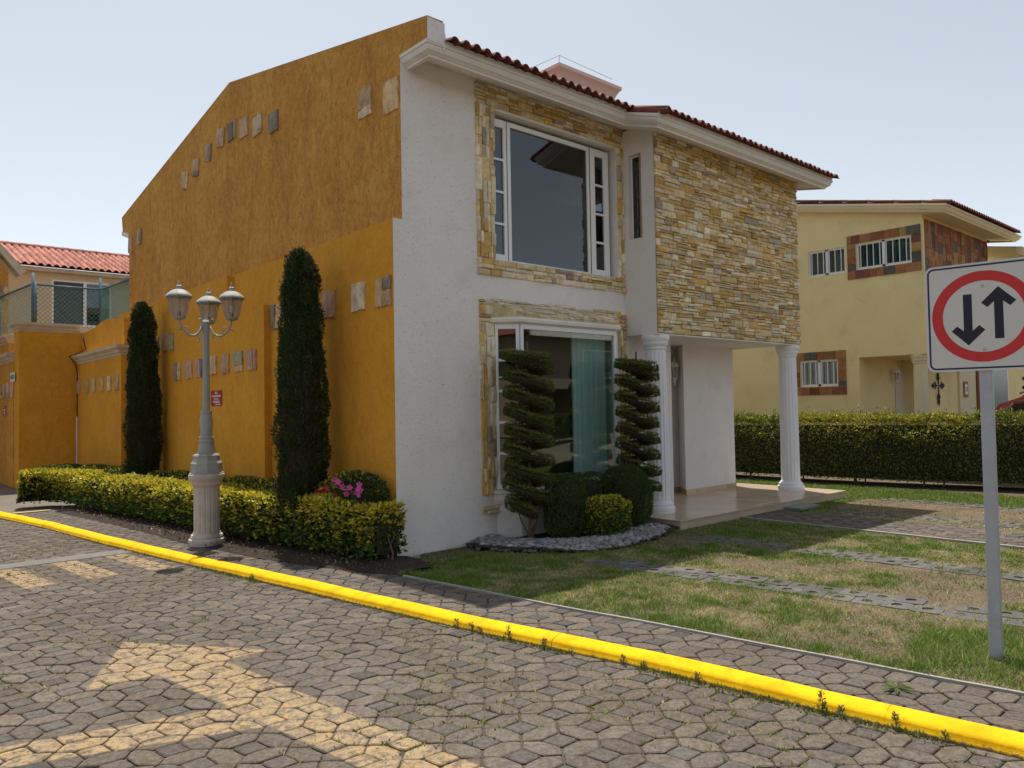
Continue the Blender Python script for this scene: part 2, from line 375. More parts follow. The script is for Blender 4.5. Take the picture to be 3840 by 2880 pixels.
ARROW = [[(-2.95,-.90),(-2.26,-1.85),(-3.42,-1.83)],
         [(-3.0,-1.80),(-2.58,-1.80),(-2.21,-4.9),(-2.56,-4.9)],
         [(-2.86,-2.68),(-2.82,-3.10),(-4.35,-2.52),(-4.35,-2.27)],
         [(-4.30,-2.02),(-4.30,-2.78),(-4.95,-2.27)]]
STRIPES = [[(-3.18-.58*k+.015*k,2.93),(-2.92-.58*k+.015*k,2.93),(-2.77-.58*k,1.69),(-3.06-.58*k,1.63)] for k in (1, 2)]
STRIPES += [[(-3.28,2.93),(-3.03,2.93),(-2.88,1.69),(-3.15,1.62)], [(-2.72,2.95),(-2.44,2.9),(-2.30,1.70),(-2.59,1.67)], [(-2.16,2.97),(-1.91,2.9),(-1.76,1.61),(-2.01,1.66)]]
def paver_mat(name, painted):
    m, nt, p = mat_new(name); g = nd(nt, 'ShaderNodeNewGeometry'); pos = g.outputs['Position']
    a = nd(nt, 'ShaderNodeAttribute', attribute_name='tint')
    n1 = noise(nt, pos, 38, 5, .7); n2 = noise(nt, pos, 150, 3, .7); n3 = noise(nt, pos, .8, 3, .5)
    o = mix(nt, a.outputs['Color'], (.52, .50, .48), ramp(nt, n1.outputs[0], [(.40, (.85,)*3), (.60, (0, 0, 0))]).outputs[0], 'MULTIPLY')
    o = mix(nt, o, (1.5, 1.45, 1.38), ramp(nt, n2.outputs[0], [(.54, (0, 0, 0)), (.70, (1, 1, 1))]).outputs[0], 'MULTIPLY')
    o = mix(nt, o, (.86, .84, .80), ramp(nt, n3.outputs[0], [(.4, (0, 0, 0)), (.6, (1, 1, 1))]).outputs[0], 'MULTIPLY')
    if painted:
        mk, tot = inpoly_mask(nt, pos, ARROW+STRIPES)
        mk = mth(nt, 'MINIMUM', mth(nt, 'MAXIMUM', mk, 0.0), 1.0)
        wear = noise(nt, pos, 9, 6, .75, .4)
        pc = ramp(nt, wear.outputs[0], [(.30, (.22, .165, .11)), (.5, (.41, .295, .165)), (.72, (.47, .30, .11))]).outputs[0]
        wn = noise(nt, pos, 22, 6, .8, .6)
        ww = ramp(nt, wn.outputs[0], [(.40, (.06,)*3), (.55, (.80,)*3)]).outputs[0]
        o = mix(nt, o, pc, mth(nt, 'MULTIPLY', mk, ww))
    nt.links.new(o, p.inputs['Base Color']); p.inputs['Roughness'].default_value = .88; p.inputs['Specular IOR Level'].default_value = .25
    b = nd(nt, 'ShaderNodeBump'); b.inputs['Strength'].default_value = .7; b.inputs['Distance'].default_value = .006
    nt.links.new(mth(nt, 'ADD', n1.outputs[0], mth(nt, 'MULTIPLY', n2.outputs[0], .5)), b.inputs['Height']); nt.links.new(b.outputs[0], p.inputs['Normal'])
    return m
mt['paver'] = paver_mat('paving_stone', True); mt['paver2'] = paver_mat('sidewalk_paving_stone', False)
mt['joint'] = M('sandy_joint', (.115, .093, .066), (.08, .066, .046), .95, 6, .8, 120, dirt=(.09, .11, .03), dscale=3.0, damt=.55)
def kerb_mat():
    m, nt, p = mat_new('yellow_kerb_paint'); g = nd(nt, 'ShaderNodeNewGeometry'); pos = g.outputs['Position']
    n1 = noise(nt, pos, 3, 4, .6); n2 = noise(nt, pos, 34, 6, .8, .5); sp = nd(nt, 'ShaderNodeSeparateXYZ'); nt.links.new(pos, sp.inputs[0])
    o = ramp(nt, n1.outputs[0], [(.3, (.88, .53, .008)), (.7, (.82, .46, .007))]).outputs[0]
    low = ramp(nt, mth(nt, 'ADD', mth(nt, 'MULTIPLY', sp.outputs[2], 9.0), n2.outputs[0]), [(-.06, (1, 1, 1)), (.06, (0, 0, 0))]).outputs[0]
    chip = ramp(nt, n2.outputs[0], [(.66, (0, 0, 0)), (.72, (.6,)*3)]).outputs[0]
    o = mix(nt, o, (.22, .17, .09), mth(nt, 'MAXIMUM', low, chip))
    o = mix(nt, o, (.55, .46, .36), ramp(nt, noise(nt, pos, 5, 6, .75, .6).outputs[0], [(.46, (0, 0, 0)), (.70, (.6,)*3)]).outputs[0], 'MULTIPLY')
    nt.links.new(o, p.inputs['Base Color']); p.inputs['Roughness'].default_value = .9; p.inputs['Specular IOR Level'].default_value = .15
    b = nd(nt, 'ShaderNodeBump'); b.inputs['Strength'].default_value = .5; b.inputs['Distance'].default_value = .008
    nt.links.new(mth(nt, 'ADD', n2.outputs[0], noise(nt, pos, 11, 4).outputs[0]), b.inputs['Height']); nt.links.new(b.outputs[0], p.inputs['Normal']); return m
mt['kerb'] = kerb_mat()
mt['kerb_faded'] = M('faded_yellow_kerb', (.55, .40, .14), (.40, .33, .22), .8, 12, .4, 50)
# far ground sheet, road bed
g = MB(); g.add([(-400,-400,-.13),(400,-400,-.13),(400,400,-.13),(-400,400,-.13)], [(0,1,2,3)])
g.build('ground', M('far_ground', (.16, .14, .10), (.12, .11, .07), .95, .3), kind='structure')
rd = thing('road', None, None); tag(rd, kind='structure')
m = MB(); m.add([(-30,-30,-.076),(8,-30,-.076),(8,60,-.076),(-30,60,-.076)], [(0,1,2,3)])
m.build('joint_bed', mt['joint'], rd)
# kerb
kd = dense(KP, xk)
kb = thing('kerb', None, None); tag(kb, kind='structure')
prof = [(0,-.08),(0,.010),(-.005,.013),(-.06,.008),(-.10,-.004),(-.116,-.013),(-.122,-.026),(-.124,-.040),(-.130,-.046),(-.132,-.058),(-.134,-.12)]
def wob(i, s): return .0025*math.sin(i*1.7+s)+.003*math.sin(i*.61+2*s)
seg = [p for p in kd]
k0 = 0; nblk = 0
while k0 < len(seg)-1:                      # cast lengths of about a metre each
    k1 = min(k0+6, len(seg)-1)
    pts = seg[k0:k1+1]
    a, b = np.array(pts[-1]), np.array(pts[-2]); d = (a-b)/np.linalg.norm(a-b); pts = pts[:-1]+[tuple(a-d*.003)]
    pts = [(x+wob(k0+i, 0), y, wob(k0+i, 2)) for i, (x, y) in enumerate(pts)]
    smooth_by_angle(MB().sweep(pts, prof).build('kerb_stone', mt['kerb'], kb), 60); k0 = k1; nblk += 1
MB().box(-2.33,-1.80,7.70,7.80,-.05,.02).build('return_kerb', mt['kerb_faded'], kb)
# pavers -------------------------------------------------------------
D1 = np.array([.0375,-.2535]); D2 = np.array([.2545,.002]); O0 = np.array([-2.12,-4.03])
CAM2 = np.array(CAMP[:2]); VD = np.array([math.sin(yaw), math.cos(yaw)])
def clip(poly, a, b, c):                     # keep a*x+b*y+c >= 0
    out = []
    for i in range(len(poly)):
        p, q = poly[i], poly[(i+1) % len(poly)]; dp = a*p[0]+b*p[1]+c; dq = a*q[0]+b*q[1]+c
        if dp >= 0: out.append(p)
        if (dp >= 0) != (dq >= 0):
            t = dp/(dp-dq); out.append((p[0]+(q[0]-p[0])*t, p[1]+(q[1]-p[1])*t))
    return out
def area(p): return .5*abs(sum(p[i][0]*p[(i+1) % len(p)][1]-p[(i+1) % len(p)][0]*p[i][1] for i in range(len(p))))
def lattice(i0, i1, j0, j1):
    """square stones in the cells, long hexagons along the lattice lines"""
    w = .50
    for i in range(i0, i1):
        for j in range(j0, j1):
            for kind in 'shv':
                h = w/2
                if kind == 's': uv = [(-.5+h,-.5+h),(.5-h,-.5+h),(.5-h,.5-h),(-.5+h,.5-h)]
                elif kind == 'h': uv = [(-.5,-.5),(-.5+h,-.5-h),(.5-h,-.5-h),(.5,-.5),(.5-h,-.5+h),(-.5+h,-.5+h)]
                else: uv = [(-.5,-.5),(-.5+h,-.5+h),(-.5+h,.5-h),(-.5,.5),(-.5-h,.5-h),(-.5-h,-.5+h)]
                yield kind, [tuple(O0+D2*(i+a)+D1*(j+b)) for a, b in uv]
def paver_piece(mb, poly, z, tint, gap=.0035, bev=.007):
    p = np.array(poly); c = p.mean(0)
    if len(p) in (4, 6): k_ = .10; p = np.array([q for i in range(len(p)) for q in (p[i]+(p[i-1]-p[i])*k_, p[i]+(p[(i+1) % len(p)]-p[i])*k_)]); c = p.mean(0)
    if sum(p[i][0]*p[(i+1) % len(p)][1]-p[(i+1) % len(p)][0]*p[i][1] for i in range(len(p))) < 0: p = p[::-1]
    d = p-c; l = np.linalg.norm(d, axis=1, keepdims=True)
    p1 = c+d*(1-(gap+rng.random((len(p), 1))*.004)/l); p2 = c+d*(1-(gap+bev+rng.random((len(p), 1))*.003)/l)
    z = z+rng.normal()*.0016; tx, ty = rng.normal(size=2)*.012
    zz = lambda q: z+(q[0]-c[0])*tx+(q[1]-c[1])*ty
    n = len(p); vs = [(q[0], q[1], z-.03) for q in p1]+[(q[0], q[1], zz(q)-.005) for q in p1]+[(q[0], q[1], zz(q)) for q in p2]
    fs = [(i, (i+1) % n, n+(i+1) % n, n+i) for i in range(n)]+[(n+i, n+(i+1) % n, 2*n+(i+1) % n, 2*n+i) for i in range(n)]+[tuple(range(2*n, 3*n))]
    mb.add(vs, fs, tint)
def ptint(kind, c):
    warm = float(vnoise(c[0], c[1], .35, 5))
    if kind == 's':
        b = np.array((.104, .098, .096)) if warm > .35 else np.array((.128, .115, .105))
    else: b = np.array((.158, .134, .112))
    return b*(1+rng.normal()*.085)*np.array((1+rng.normal()*.02, 1, 1+rng.normal()*.02))
def lay(parent, pieces, z, mat, limit=300):
    """the largest-showing stones are single parts, the rest one mesh"""
    def score(c):
        v = np.array(c)-CAM2; d = v@VD; s = abs(v@np.array([VD[1], -VD[0]]))
        if d < 2.6 or s > d*.72: return 100+np.hypot(*v)
        return np.hypot(*v)
    pieces = sorted(pieces, key=lambda t: score(np.mean(np.array(t[1]), 0)))
    for kind, poly in pieces[:limit]:
        m = MB(); c = np.mean(np.array(poly), 0); paver_piece(m, poly, z, ptint(kind, c)); m.build('paving_stone', mat, parent)
    if len(pieces) > limit:
        m = MB()
        for kind, poly in pieces[limit:]: paver_piece(m, poly, z, ptint(kind, np.mean(np.array(poly), 0)))
        m.build('paving_stones', mat, parent, kind='stuff')
road_p, walk_p, joints = [], [], []
for kind, poly in lattice(-36, 12, -70, 16):
    c = np.mean(np.array(poly), 0); x, y = c
    if x < -9.5 or y < -8 or y > 14: continue
    k = float(xk(y)); sl = float(xk(y+.2)-xk(y-.2))/.4; n = math.hypot(1, sl)
    if x < k-.0:
        if x > k-.6: poly = clip(poly, -1/n, sl/n, (k-.138-sl*y)/n)
        ok = True
        for (s_, y_) in ((1, 3.27), (-1, 2.93)):
            pass
        if 2.7 < y < 3.5:
            up = clip(poly, 0, 1, -3.27); dn = clip(poly, 0, -1, 2.93)
            for q in (up, dn):
                if len(q) > 2 and area(q) > .002: road_p.append((kind, q))
            continue
        if len(poly) > 2 and area(poly) > .0015:
            road_p.append((kind, poly))
            if kind == 's': joints.append(c)
for kind, poly in lattice(-10, 14, -60, 16):
    c = np.mean(np.array(poly), 0); x, y = c
    if y < -8 or y > 7.66: continue
    k, e = float(xk(y)), float(xe(y))
    if x < k-.2 or x > e+.2: continue
    sl = float(xk(y+.2)-xk(y-.2))/.4; n = math.hypot(1, sl); poly = clip(poly, 1/n, -sl/n, (-(k+.004)+sl*y)/n)
    if len(poly) < 3: continue
    sl = float(xe(y+.3)-xe(y-.3))/.6; n = math.hypot(1, sl); poly = clip(poly, -1/n, sl/n, (e-.002-sl*y)/n)
    if len(poly) > 2 and area(poly) > .0015: walk_p.append((kind, poly))
lay(rd, road_p, ROADZ, mt['paver'])
MB().box(-12,-1.83,2.94,3.26,-.12,-.062).build('concrete_band', mt['concrete'], rd)
sw = thing('sidewalk', None, None); tag(sw, kind='structure')
m = MB(); ys = np.arange(-9.5, 7.71, .3)
for a, b in zip(ys[:-1], ys[1:]):
    m.add([(xk(a)-.02,a,-.014),(xe(a)+.02,a,-.014),(xe(b)+.02,b,-.014),(xk(b)-.02,b,-.014)], [(0,1,2,3)])
m.build('joint_bed', mt['joint'], sw)
lay(sw, walk_p, 0.0, mt['paver2'], 290)
# thin concrete edging between sidewalk and lawn
m = MB(); ed = [(float(xe(y)), float(y)) for y in np.arange(-9.5, -.7, .3)]
m.sweep(ed, [(0,-.05),(0,.014),(.024,.014),(.024,-.05)]); m.build('lawn_edging', mt['edging'], None, kind='structure')
# access paving past the end of the sidewalk
m = MB(); m.add([(-6,7.8,-.03),(12,7.8,-.03),(12,30,-.03),(-6,30,-.03)], [(0,1,2,3)])
ac = MB(); ys = np.arange(7.8, 20.01, .6)
for a, b in zip(ys[:-1], ys[1:]): ac.add([(xk(a)-.01,a,-.02),(1.5,a,-.02),(1.5,b,-.02),(xk(b)-.01,b,-.02)], [(0,1,2,3)])
ac.build('access_path', M('worn_path', (.19, .165, .14), (.14, .12, .10), .9, 3, .5, 60), None, kind='structure')
# planting bed soil beside the orange wall
m = MB(); ys = np.arange(-.75, 7.71, .25); xs = np.linspace(0, 1, 8)
for a, b in zip(ys[:-1], ys[1:]):
    for s, t in zip(xs[:-1], xs[1:]):
        q = []
        for (yy, u) in ((a, s), (a, t), (b, t), (b, s)):
            x0 = float(xe(yy)); x1 = .3 if yy > 0 else -.05+.0
            x = x0+(x1-x0)*u; q.append((x, yy, .0+.05*math.sin(min(1, u*1.6)*1.5)*float(.6+.8*vnoise(x, yy, 4))))
        m.add(q, [(0,1,2,3)])
m.build('planting_soil', mt['soil'], None, smooth=True, kind='structure')
n = 2600; yy = rng.uniform(-.6, 7.6, n); uu = rng.random(n)**1.4*.75; xx = xe(yy)+.02+(.2-xe(yy))*uu
P = np.stack([xx, yy, .03+.03*rng.random(n)], 1); N = np.tile(np.array([0, 0, .15]), (n, 1))
leaves('leaf_litter', P, N, rng.uniform(.02, .05, n), rng.uniform(.008, .02, n), pick([(.16,.11,.06),(.28,.22,.14),(.07,.05,.035),(.10,.07,.04)], [3,1.2,4,3], n), mt['leaf'], None, up=0, spread=1.2, kind='stuff', label='dry leaf litter scattered on the dark soil under the hedge', cat='leaf litter')
# lawn ---------------------------------------------------------------
m = MB(); ys = np.arange(-9.5, 6.01, .3)
for a, b in zip(ys[:-1], ys[1:]):
    xa = float(xe(a))+.024 if a < -.7 else 3.0; xb = float(xe(b))+.024 if b < -.7 else 3.0
    if a >= -.7 and a < .9: xa = xb = -.45 if a < -.3 else 0.3
    n_ = 14
    for i in range(n_):
        u, v = i/n_, (i+1)/n_; X1 = 12.5
        m.add([(xa+(X1-xa)*u,a,.004),(xa+(X1-xa)*v,a,.004),(xb+(X1-xb)*v,b,.004),(xb+(X1-xb)*u,b,.004)], [(0,1,2,3)])
m.build('lawn', mt['lawnsoil'], None, kind='structure')
STR = [((1.36,-1.62),(1.98,-6.1),.42,'first'), ((3.27,-1.55),(3.50,-6.6),.42,'second'), ((6.42,-1.62),(6.72,-7),.40,'third'), ((8.28,-1.66),(8.30,-6.5),.38,'fourth')]
SLB = {'first': 'grass paver strip nearest the yellow kerb, grass growing in its holes', 'second': 'grass paver strip between the pebble bed and the paved walkway',
       'third': 'flat grass paver strip just right of the paved walkway', 'fourth': 'grass paver strip farthest right, beside the hedge lawn'}
for A, B, wd, nm in STR:
    st = thing('paver_strip', None, None, (A[0], A[1], 0)); tag(st, kind='structure')
    a, b = np.array(A), np.array(B); L = np.linalg.norm(b-a); d = (b-a)/L; nn = np.array([-d[1], d[0]])
    nb = int(L/.215)
    for i in range(nb):
        for jx in (-.5, .5):
            c = a+d*(i+.5+(.25 if jx > 0 else 0))*.215+nn*jx*wd*.5
            m = MB(); hs, hw = .1035, wd*.245
            o8 = [(-1.02,-.75),(-.78,-1),(.8,-.96),(1.02,-.7),(1.02,.75),(.78,1),(-.8,.97),(-1.02,.72)]; i8 = [(-.36,-.2),(-.18,-.42),(.2,-.4),(.36,-.18),(.37,.2),(.18,.4),(-.18,.42),(-.36,.2)]
            z = .013+rng.normal()*.003; vs = []
            for ring, zz in ((o8, -.03), (o8, z-.004), (i8, z), (i8, -.03)):
                for (u, v) in ring:
                    q = c+d*(u*hs+rng.normal()*.003)+nn*(v*hw+rng.normal()*.003); vs.append((q[0], q[1], zz))
            fs = [(r*8+k, r*8+(k+1) % 8, (r+1)*8+(k+1) % 8, (r+1)*8+k) for r in range(3) for k in range(8)]
            m.add(vs, fs, np.array((1, 1, 1))*(1+rng.normal()*.12)); m.build('paver', mt['latticepaver'], st)
# paved walkway to the porch
wk = thing('walkway', None, None, (5.4, -1.1, 0)); tag(wk, kind='structure')
MB().box(4.93,5.98,-8.5,-1.12,-.02,.006).build('joint_bed', mt['joint'], wk)
MB().box(4.88,4.925,-8.5,-1.12,-.02,.03).build('edging', mt['edging'], wk)
pc = []
for kind, poly in lattice(18, 44, -20, 24):
    c = np.mean(np.array(poly), 0)
    if not (4.8 < c[0] < 6.1 and -8.4 < c[1] < -1.0): continue
    for h in ((1,0,-4.935),(-1,0,5.97+.05*math.sin(c[1]*5)),(0,-1,-1.125)):
        poly = clip(poly, *h) if len(poly) > 2 else []
    if len(poly) > 2 and area(poly) > .002: pc.append((kind, poly))
lay(wk, pc, .022, mt['paver2'], 250)
def in_strip(x, y, pad=0.0):
    r = np.zeros(x.shape, bool); hole = np.zeros(x.shape, bool)
    for A, B, wd, nm in STR:
        a, b = np.array(A), np.array(B); L = np.linalg.norm(b-a); d = (b-a)/L; nn = np.array([-d[1], d[0]])
        t = (x-a[0])*d[0]+(y-a[1])*d[1]; s = (x-a[0])*nn[0]+(y-a[1])*nn[1]
        ins = (t > 0) & (t < L) & (abs(s) < wd/2+pad); r |= ins
        jx = np.where(s > 0, .5, -.5); tt = t/.215-np.where(s > 0, .25, 0); du = (tt-np.floor(tt)-.5); dv = (s-jx*wd*.5)/(wd*.245)
        hole |= ins & (abs(du) < .17) & (abs(dv) < .38)
    return r, hole
def bed_edge(y):                            # front outline of the pebble bed: x range at depth y
    return None
BED = [(.95,-.02),(.86,-.32),(1.0,-.62),(1.25,-.95),(1.62,-1.30),(2.1,-1.38),(2.6,-1.32),(3.1,-1.18),(3.48,-1.04),(3.5,-.02)]
def pip(x, y, poly):
    r = np.zeros(x.shape, bool)
    for i in range(len(poly)):
        (x0, y0), (x1, y1) = poly[i], poly[(i+1) % len(poly)]
        c = ((y0 > y) != (y1 > y)) & (x < (x1-x0)*(y-y0)/((y1-y0) if y1 != y0 else 1e-9)+x0); r ^= c
    return r
NB = 1150000
x = rng.uniform(-.5, 9.9, NB); y = rng.uniform(-8.2, 3.2, NB)
d = np.hypot(x-CAMP[0], y-CAMP[1]); keep = rng.random(NB) < np.clip((7.6/d)**1.5, .12, 1)
ed_ = np.where(y < -.7, xe(np.minimum(y, -.7))+.026, np.where(y < 0, -.42, 8.1))
keep &= x > ed_
keep &= ~((y > -.03) & (x < 8.1)); keep &= ~pip(x, y, BED); keep &= ~((x > 3.45) & (x < 8.1) & (y > -1.17))
keep &= ~((x > 4.87) & (x < 6.0+.05*np.sin(y*5)) & (y < -1.1))
ins, hole = in_strip(x, y); n1 = fbm(x, y, 1.3, 3); n2 = .55*fbm(x, y, 7, 9)+.45*fbm(x, y, 2.2, 13)
keep &= ~ins | (hole & (vnoise(x, y, 3.1, 8) > .2)) | (rng.random(NB) < .22*(fbm(x, y, 2.2, 19) > .47))
edge = np.clip((x-ed_)/.5, 0, 1)
dirt = np.clip((n1-.34)*7+.75, .35, 1)         # bare patches
dirt = np.where((x > 1.9) & (x < 3.2) & (y > -6), np.clip((n1-.42)*7+.5, 0.12, .95), dirt)
dirt = np.where((x > 6.68) & (x < 8.1) & (y < -1.45), .04, dirt); dirt = np.where((x > 6.0) & (x < 6.25) & (y < -1.3), .35, dirt)
dirt = np.where((y > -.45) & (x < 1.1), .15, dirt); dirt = np.where(edge < .35, 1, dirt)
dirt = np.where((x > 2.3) & (x < 3.4) & (y > -1.9) & (y < -1.2), .15, dirt)
keep &= rng.random(NB) < np.maximum(dirt, 0.0)+.02
x, y, n1, n2, edge, hole, d = [a[keep] for a in (x, y, n1, n2, edge, hole, d)]
n = len(x)
green = np.clip(.58+(n2-.5)*3.0+(1-edge)*.45+(rng.random(n)-.5)*.7, 0, 1); green = np.where((x > 8.0) | ((x > 6.0) & (y > -1.6)), np.maximum(green, .85), green)
green = np.where((x > 6.0) & (x < 6.3), .2, green); green = np.where(hole, np.maximum(green, .6), green)
green = np.where((np.hypot(x-.9, y+5.5) < .6), np.maximum(green, .8), green)
green = np.where(y > -1.35-.1*x, np.maximum(green, .62), green)
gc = np.array((.13, .22, .028)); sc = np.array((.54, .46, .24))
g2 = np.clip(green*1.15+(rng.random(n)-.5)*.5, 0, 1)[:, None]; T = gc*g2+sc*(1-g2); T *= (1+rng.normal(size=(n, 1))*.2).clip(.5, 1.6)
hgt = rng.uniform(.014, .032, n)*(.65+.75*green)*np.where(edge < .3, 1.25, 1)
tuft = fbm(x, y, 11, 71); hgt = hgt*(.55+1.0*np.clip((tuft-.3)*2, 0, 1.3))
hgt = np.where(np.hypot(x-.9, y+5.5) < .6, hgt*1.5, hgt)
lean = rng.normal(size=(n, 2))*.55*hgt[:, None]*(1.6-green[:, None]*.6); a = rng.uniform(0, math.pi, n); w = rng.uniform(.005, .009, n)*np.clip(d/7, .8, 1.8)
bx, by = np.cos(a)*w*.5, np.sin(a)*w*.5; z0 = np.full(n, .0)
V = np.stack([np.stack([x-bx, y-by, z0], 1), np.stack([x+bx, y+by, z0], 1), np.stack([x+lean[:, 0], y+lean[:, 1], hgt], 1)], 1).reshape(-1, 3)
big_mesh('grass', V, np.arange(3*n).reshape(n, 3), np.repeat(T, 3, axis=0), mt['grass'], None, kind='stuff', label='patchy green and straw coloured grass of the front lawn', cat='grass')
# moss and small weeds in the joints of the road
jp = np.array(joints); n = 90000
ci = rng.integers(0, len(jp), n); off2 = rng.integers(0, 4, n)
u = np.where(off2 < 2, rng.uniform(-.5, .5, n), np.where(off2 == 2, .27, -.27)); v = np.where(off2 < 2, np.where(off2 == 0, .27, -.27), rng.uniform(-.5, .5, n))
P2 = jp[ci]+u[:, None]*D2+v[:, None]*D1+rng.normal(size=(n, 2))*.008
dens = fbm(P2[:, 0], P2[:, 1], 1.1, 21)+.16*np.clip((P2[:, 0]-xk(P2[:, 1])+1.7), -1, 1)+.30*(vnoise(P2[:, 0], P2[:, 1], 7, 4)-.5)
kp = dens > .585; kp &= P2[:, 1] < 4; P2 = P2[kp]; n = len(P2)
sz = rng.uniform(.012, .03, n); P = np.concatenate([P2, np.full((n, 1), ROADZ-.010)], 1)
leaves('joint_moss', P, np.tile([0, 0, .5], (n, 1)), sz*1.3, sz*.4, pick([(.22,.28,.045),(.30,.33,.07),(.15,.20,.04),(.42,.36,.19)], [3,2.5,2,1.6], n), mt['grass'], None, up=.5, spread=1.0, kind='stuff', label='moss and tiny grass growing in the road joints', cat='moss')
# low growth along the foot of the kerb
n = 5200; yy = rng.uniform(-6.5, 6, n); dn = vnoise(yy, yy*0, 2.2, 31); kp = rng.random(n) < np.clip((dn-.6)*4, 0, 1)*np.where(yy > 1.5, .25, 1)
yy = yy[kp]; n = len(yy); xx = xk(yy)-.138-abs(rng.normal(size=n))*.022
P = np.stack([xx, yy, np.full(n, ROADZ-.01)], 1); sz = rng.uniform(.012, .035, n)
leaves('kerb_growth', P, np.tile([-.2, 0, .6], (n, 1)), sz*1.4, sz*.4, pick([(.13,.17,.045),(.20,.22,.07),(.36,.29,.16)], [3,2,1.4], n), mt['grass'], None, up=.7, spread=.9, kind='stuff', label='low weeds and dry grass along the foot of the kerb', cat='weeds')
def weed(px, py, h, label, wd=.035, k=26):
    t = thing('weed', label, 'weed', (px, py, ROADZ), 'weeds growing at the kerb')
    MB().tube([(px, py, ROADZ-.01), (px+.01, py, ROADZ+h*.5), (px+.004, py+.008, ROADZ+h)], [.0035, .003, .0015], 5).build('stem', mt['bark'], t)
    nn = int(k*2.2*h/.12)+8; zz = rng.random(nn); th_ = rng.uniform(0, 6.28, nn)
    P = np.stack([px+.005*np.cos(th_), py+.005*np.sin(th_), ROADZ+zz*h], 1); N = np.stack([np.cos(th_), np.sin(th_), np.full(nn, .5)], 1)
    o = leaves('foliage', P, N, wd*(1.15-zz*.6), np.full(nn, .0065), pick([(.10,.15,.045),(.15,.18,.06),(.13,.11,.055)], [3,2,1], nn), mt['grass'], t, up=.5, spread=.3)
WD = [(-2.87,.10,'tallest weed at the kerb, near the end of the house shadow'),(-2.60,.05,'small weed beside the tall weed at the shaded kerb'),(-2.52,.065,'bushy short weed left of the tall weed at the kerb'),(-2.37,.07,'weed at the kerb farthest left of the group near the shadow'),
      (-3.18,.07,'lone dark weed at the kerb right of the shadow end'),(-3.78,.06,'low weed at the kerb in the middle of the sunny stretch'),(-3.93,.055,'double weed tuft at the kerb in the sunny stretch'),(-4.30,.06,'dark weed tuft right of centre at the kerb'),
      (-5.02,.115,'tall spiky weed at the kerb in front of the lawn strips'),(-5.12,.06,'short weed right beside the tall spiky kerb weed'),(-5.38,.085,'leafy weed at the kerb near the right edge'),(-5.60,.05,'lowest weed tuft at the kerb close to the right edge'),(.40,.06,'reddish weed at the kerb below the street lamp')]
for wy, h, lb in WD: weed(float(xk(wy))-.15, wy, h, lb)
# flat rosette weed on the sidewalk
t = thing('rosette_weed', 'flat pale green rosette weed growing between sidewalk stones', 'weed', (-.12, -5.22, 0))
m = MB()
for k in range(9):
    a = k*.7+rng.random()*.3; l = rng.uniform(.07, .13); dx, dy = math.cos(a), math.sin(a)
    m.add([(-.12, -5.22, .006), (-.12+dx*l*.55-dy*.013, -5.22+dy*l*.55+dx*.013, .02), (-.12+dx*l, -5.22+dy*l, .008), (-.12+dx*l*.55+dy*.013, -5.22+dy*l*.55-dx*.013, .02)], [(0,1,2,3)], np.array((.13,.16,.06))*(1+rng.normal()*.15))
m.build('leaf', mt['grass'], t)
# ================================================================== MAIN HOUSE
H = thing('main_house', 'two storey house with orange gable wall, white front and stone clad porch', 'house', (0, 0, 0))
def wall_y(mb, x0, x1, z0, z1, y0, y1, holes):
    xs = sorted({x0, x1, *[h[0] for h in holes], *[h[1] for h in holes]}); zs = sorted({z0, z1, *[h[2] for h in holes], *[h[3] for h in holes]})
    xs = [v for v in xs if x0 <= v <= x1]; zs = [v for v in zs if z0 <= v <= z1]
    for a, b in zip(xs[:-1], xs[1:]):
        for c, d in zip(zs[:-1], zs[1:]):
            mx, mz = (a+b)/2, (c+d)/2
            if any(h[0] < mx < h[1] and h[2] < mz < h[3] for h in holes): continue
            mb.box(a, b, y0, y1, c, d)
    return mb
# front wall
m = MB(); wall_y(m, .0, 4.90, -.1, 3.69, 0, .003, [(1.44,3.64,.58,2.62),(1.46,3.73,3.40,9)]); wall_y(m, .02, 4.90, -.1, 3.69, .0031, .22, [(1.44,3.64,.58,2.62),(1.46,3.73,3.40,9)])
wall_y(m, .12, 4.90, 3.691, 5.56, 0, .003, [(1.46,3.73,3.0,5.235)]); wall_y(m, .14, 4.90, 3.691, 5.56, .0031, .22, [(1.46,3.73,3.0,5.235)])
m.build('front_wall', mt['white'], H)
# orange gable wall
m = MB(); m.prism([(.004,3.66),(.004,5.50),(-.52,5.50),(-.52,5.76),(4.85,6.82),(10.86,5.85),(10.79,5.53),(10.31,5.40),(10.31,3.66)], 'x', .12, .33)
m.build('gable_wall', mt['orange_up'], H)
m = MB(); m.box(0,.33,.004,10.3,-.1,3.68); m.box(-.1,.0,3.12,10.2,-.1,3.08); m.box(-.1,0,4.42,10.2,3.08,3.66)
m.build('lower_gable_wall', mt['orange_low'], H)
m = MB(); m.prism([(.12,5.50),(.33,5.50),(.36,5.60),(.325,5.70),(.33,5.735),(.12,5.745)], 'y', -.526, -.521); m.box(.331,.35,-.52,.4,5.45,5.74); m.build('parapet_end', mt['white'], H)
m = MB(); m.prism([(10.31,5.30),(10.31,5.40),(10.79,5.53),(10.79,5.44)], 'x', .10, .33); m.build('rear_eave_return', mt['trim'], H)
# hidden shell so that the rooms stay dark
m = MB(); m.box(7.5,7.74,.95,10.3,-.1,5.4); m.box(.33,7.5,10.1,10.3,-.1,5.4); m.build('rear_wall', mt['white'], H)
m = MB(); m.box(.33,7.5,.22,10.1,2.62,2.78); m.box(.33,7.5,3.2,3.35,-.1,2.62); m.box(.33,7.5,3.2,3.35,2.78,5.5); m.box(.33,4.8,.22,3.2,-.1,.02); m.build('inner_floor', mt['darkroom'], H)
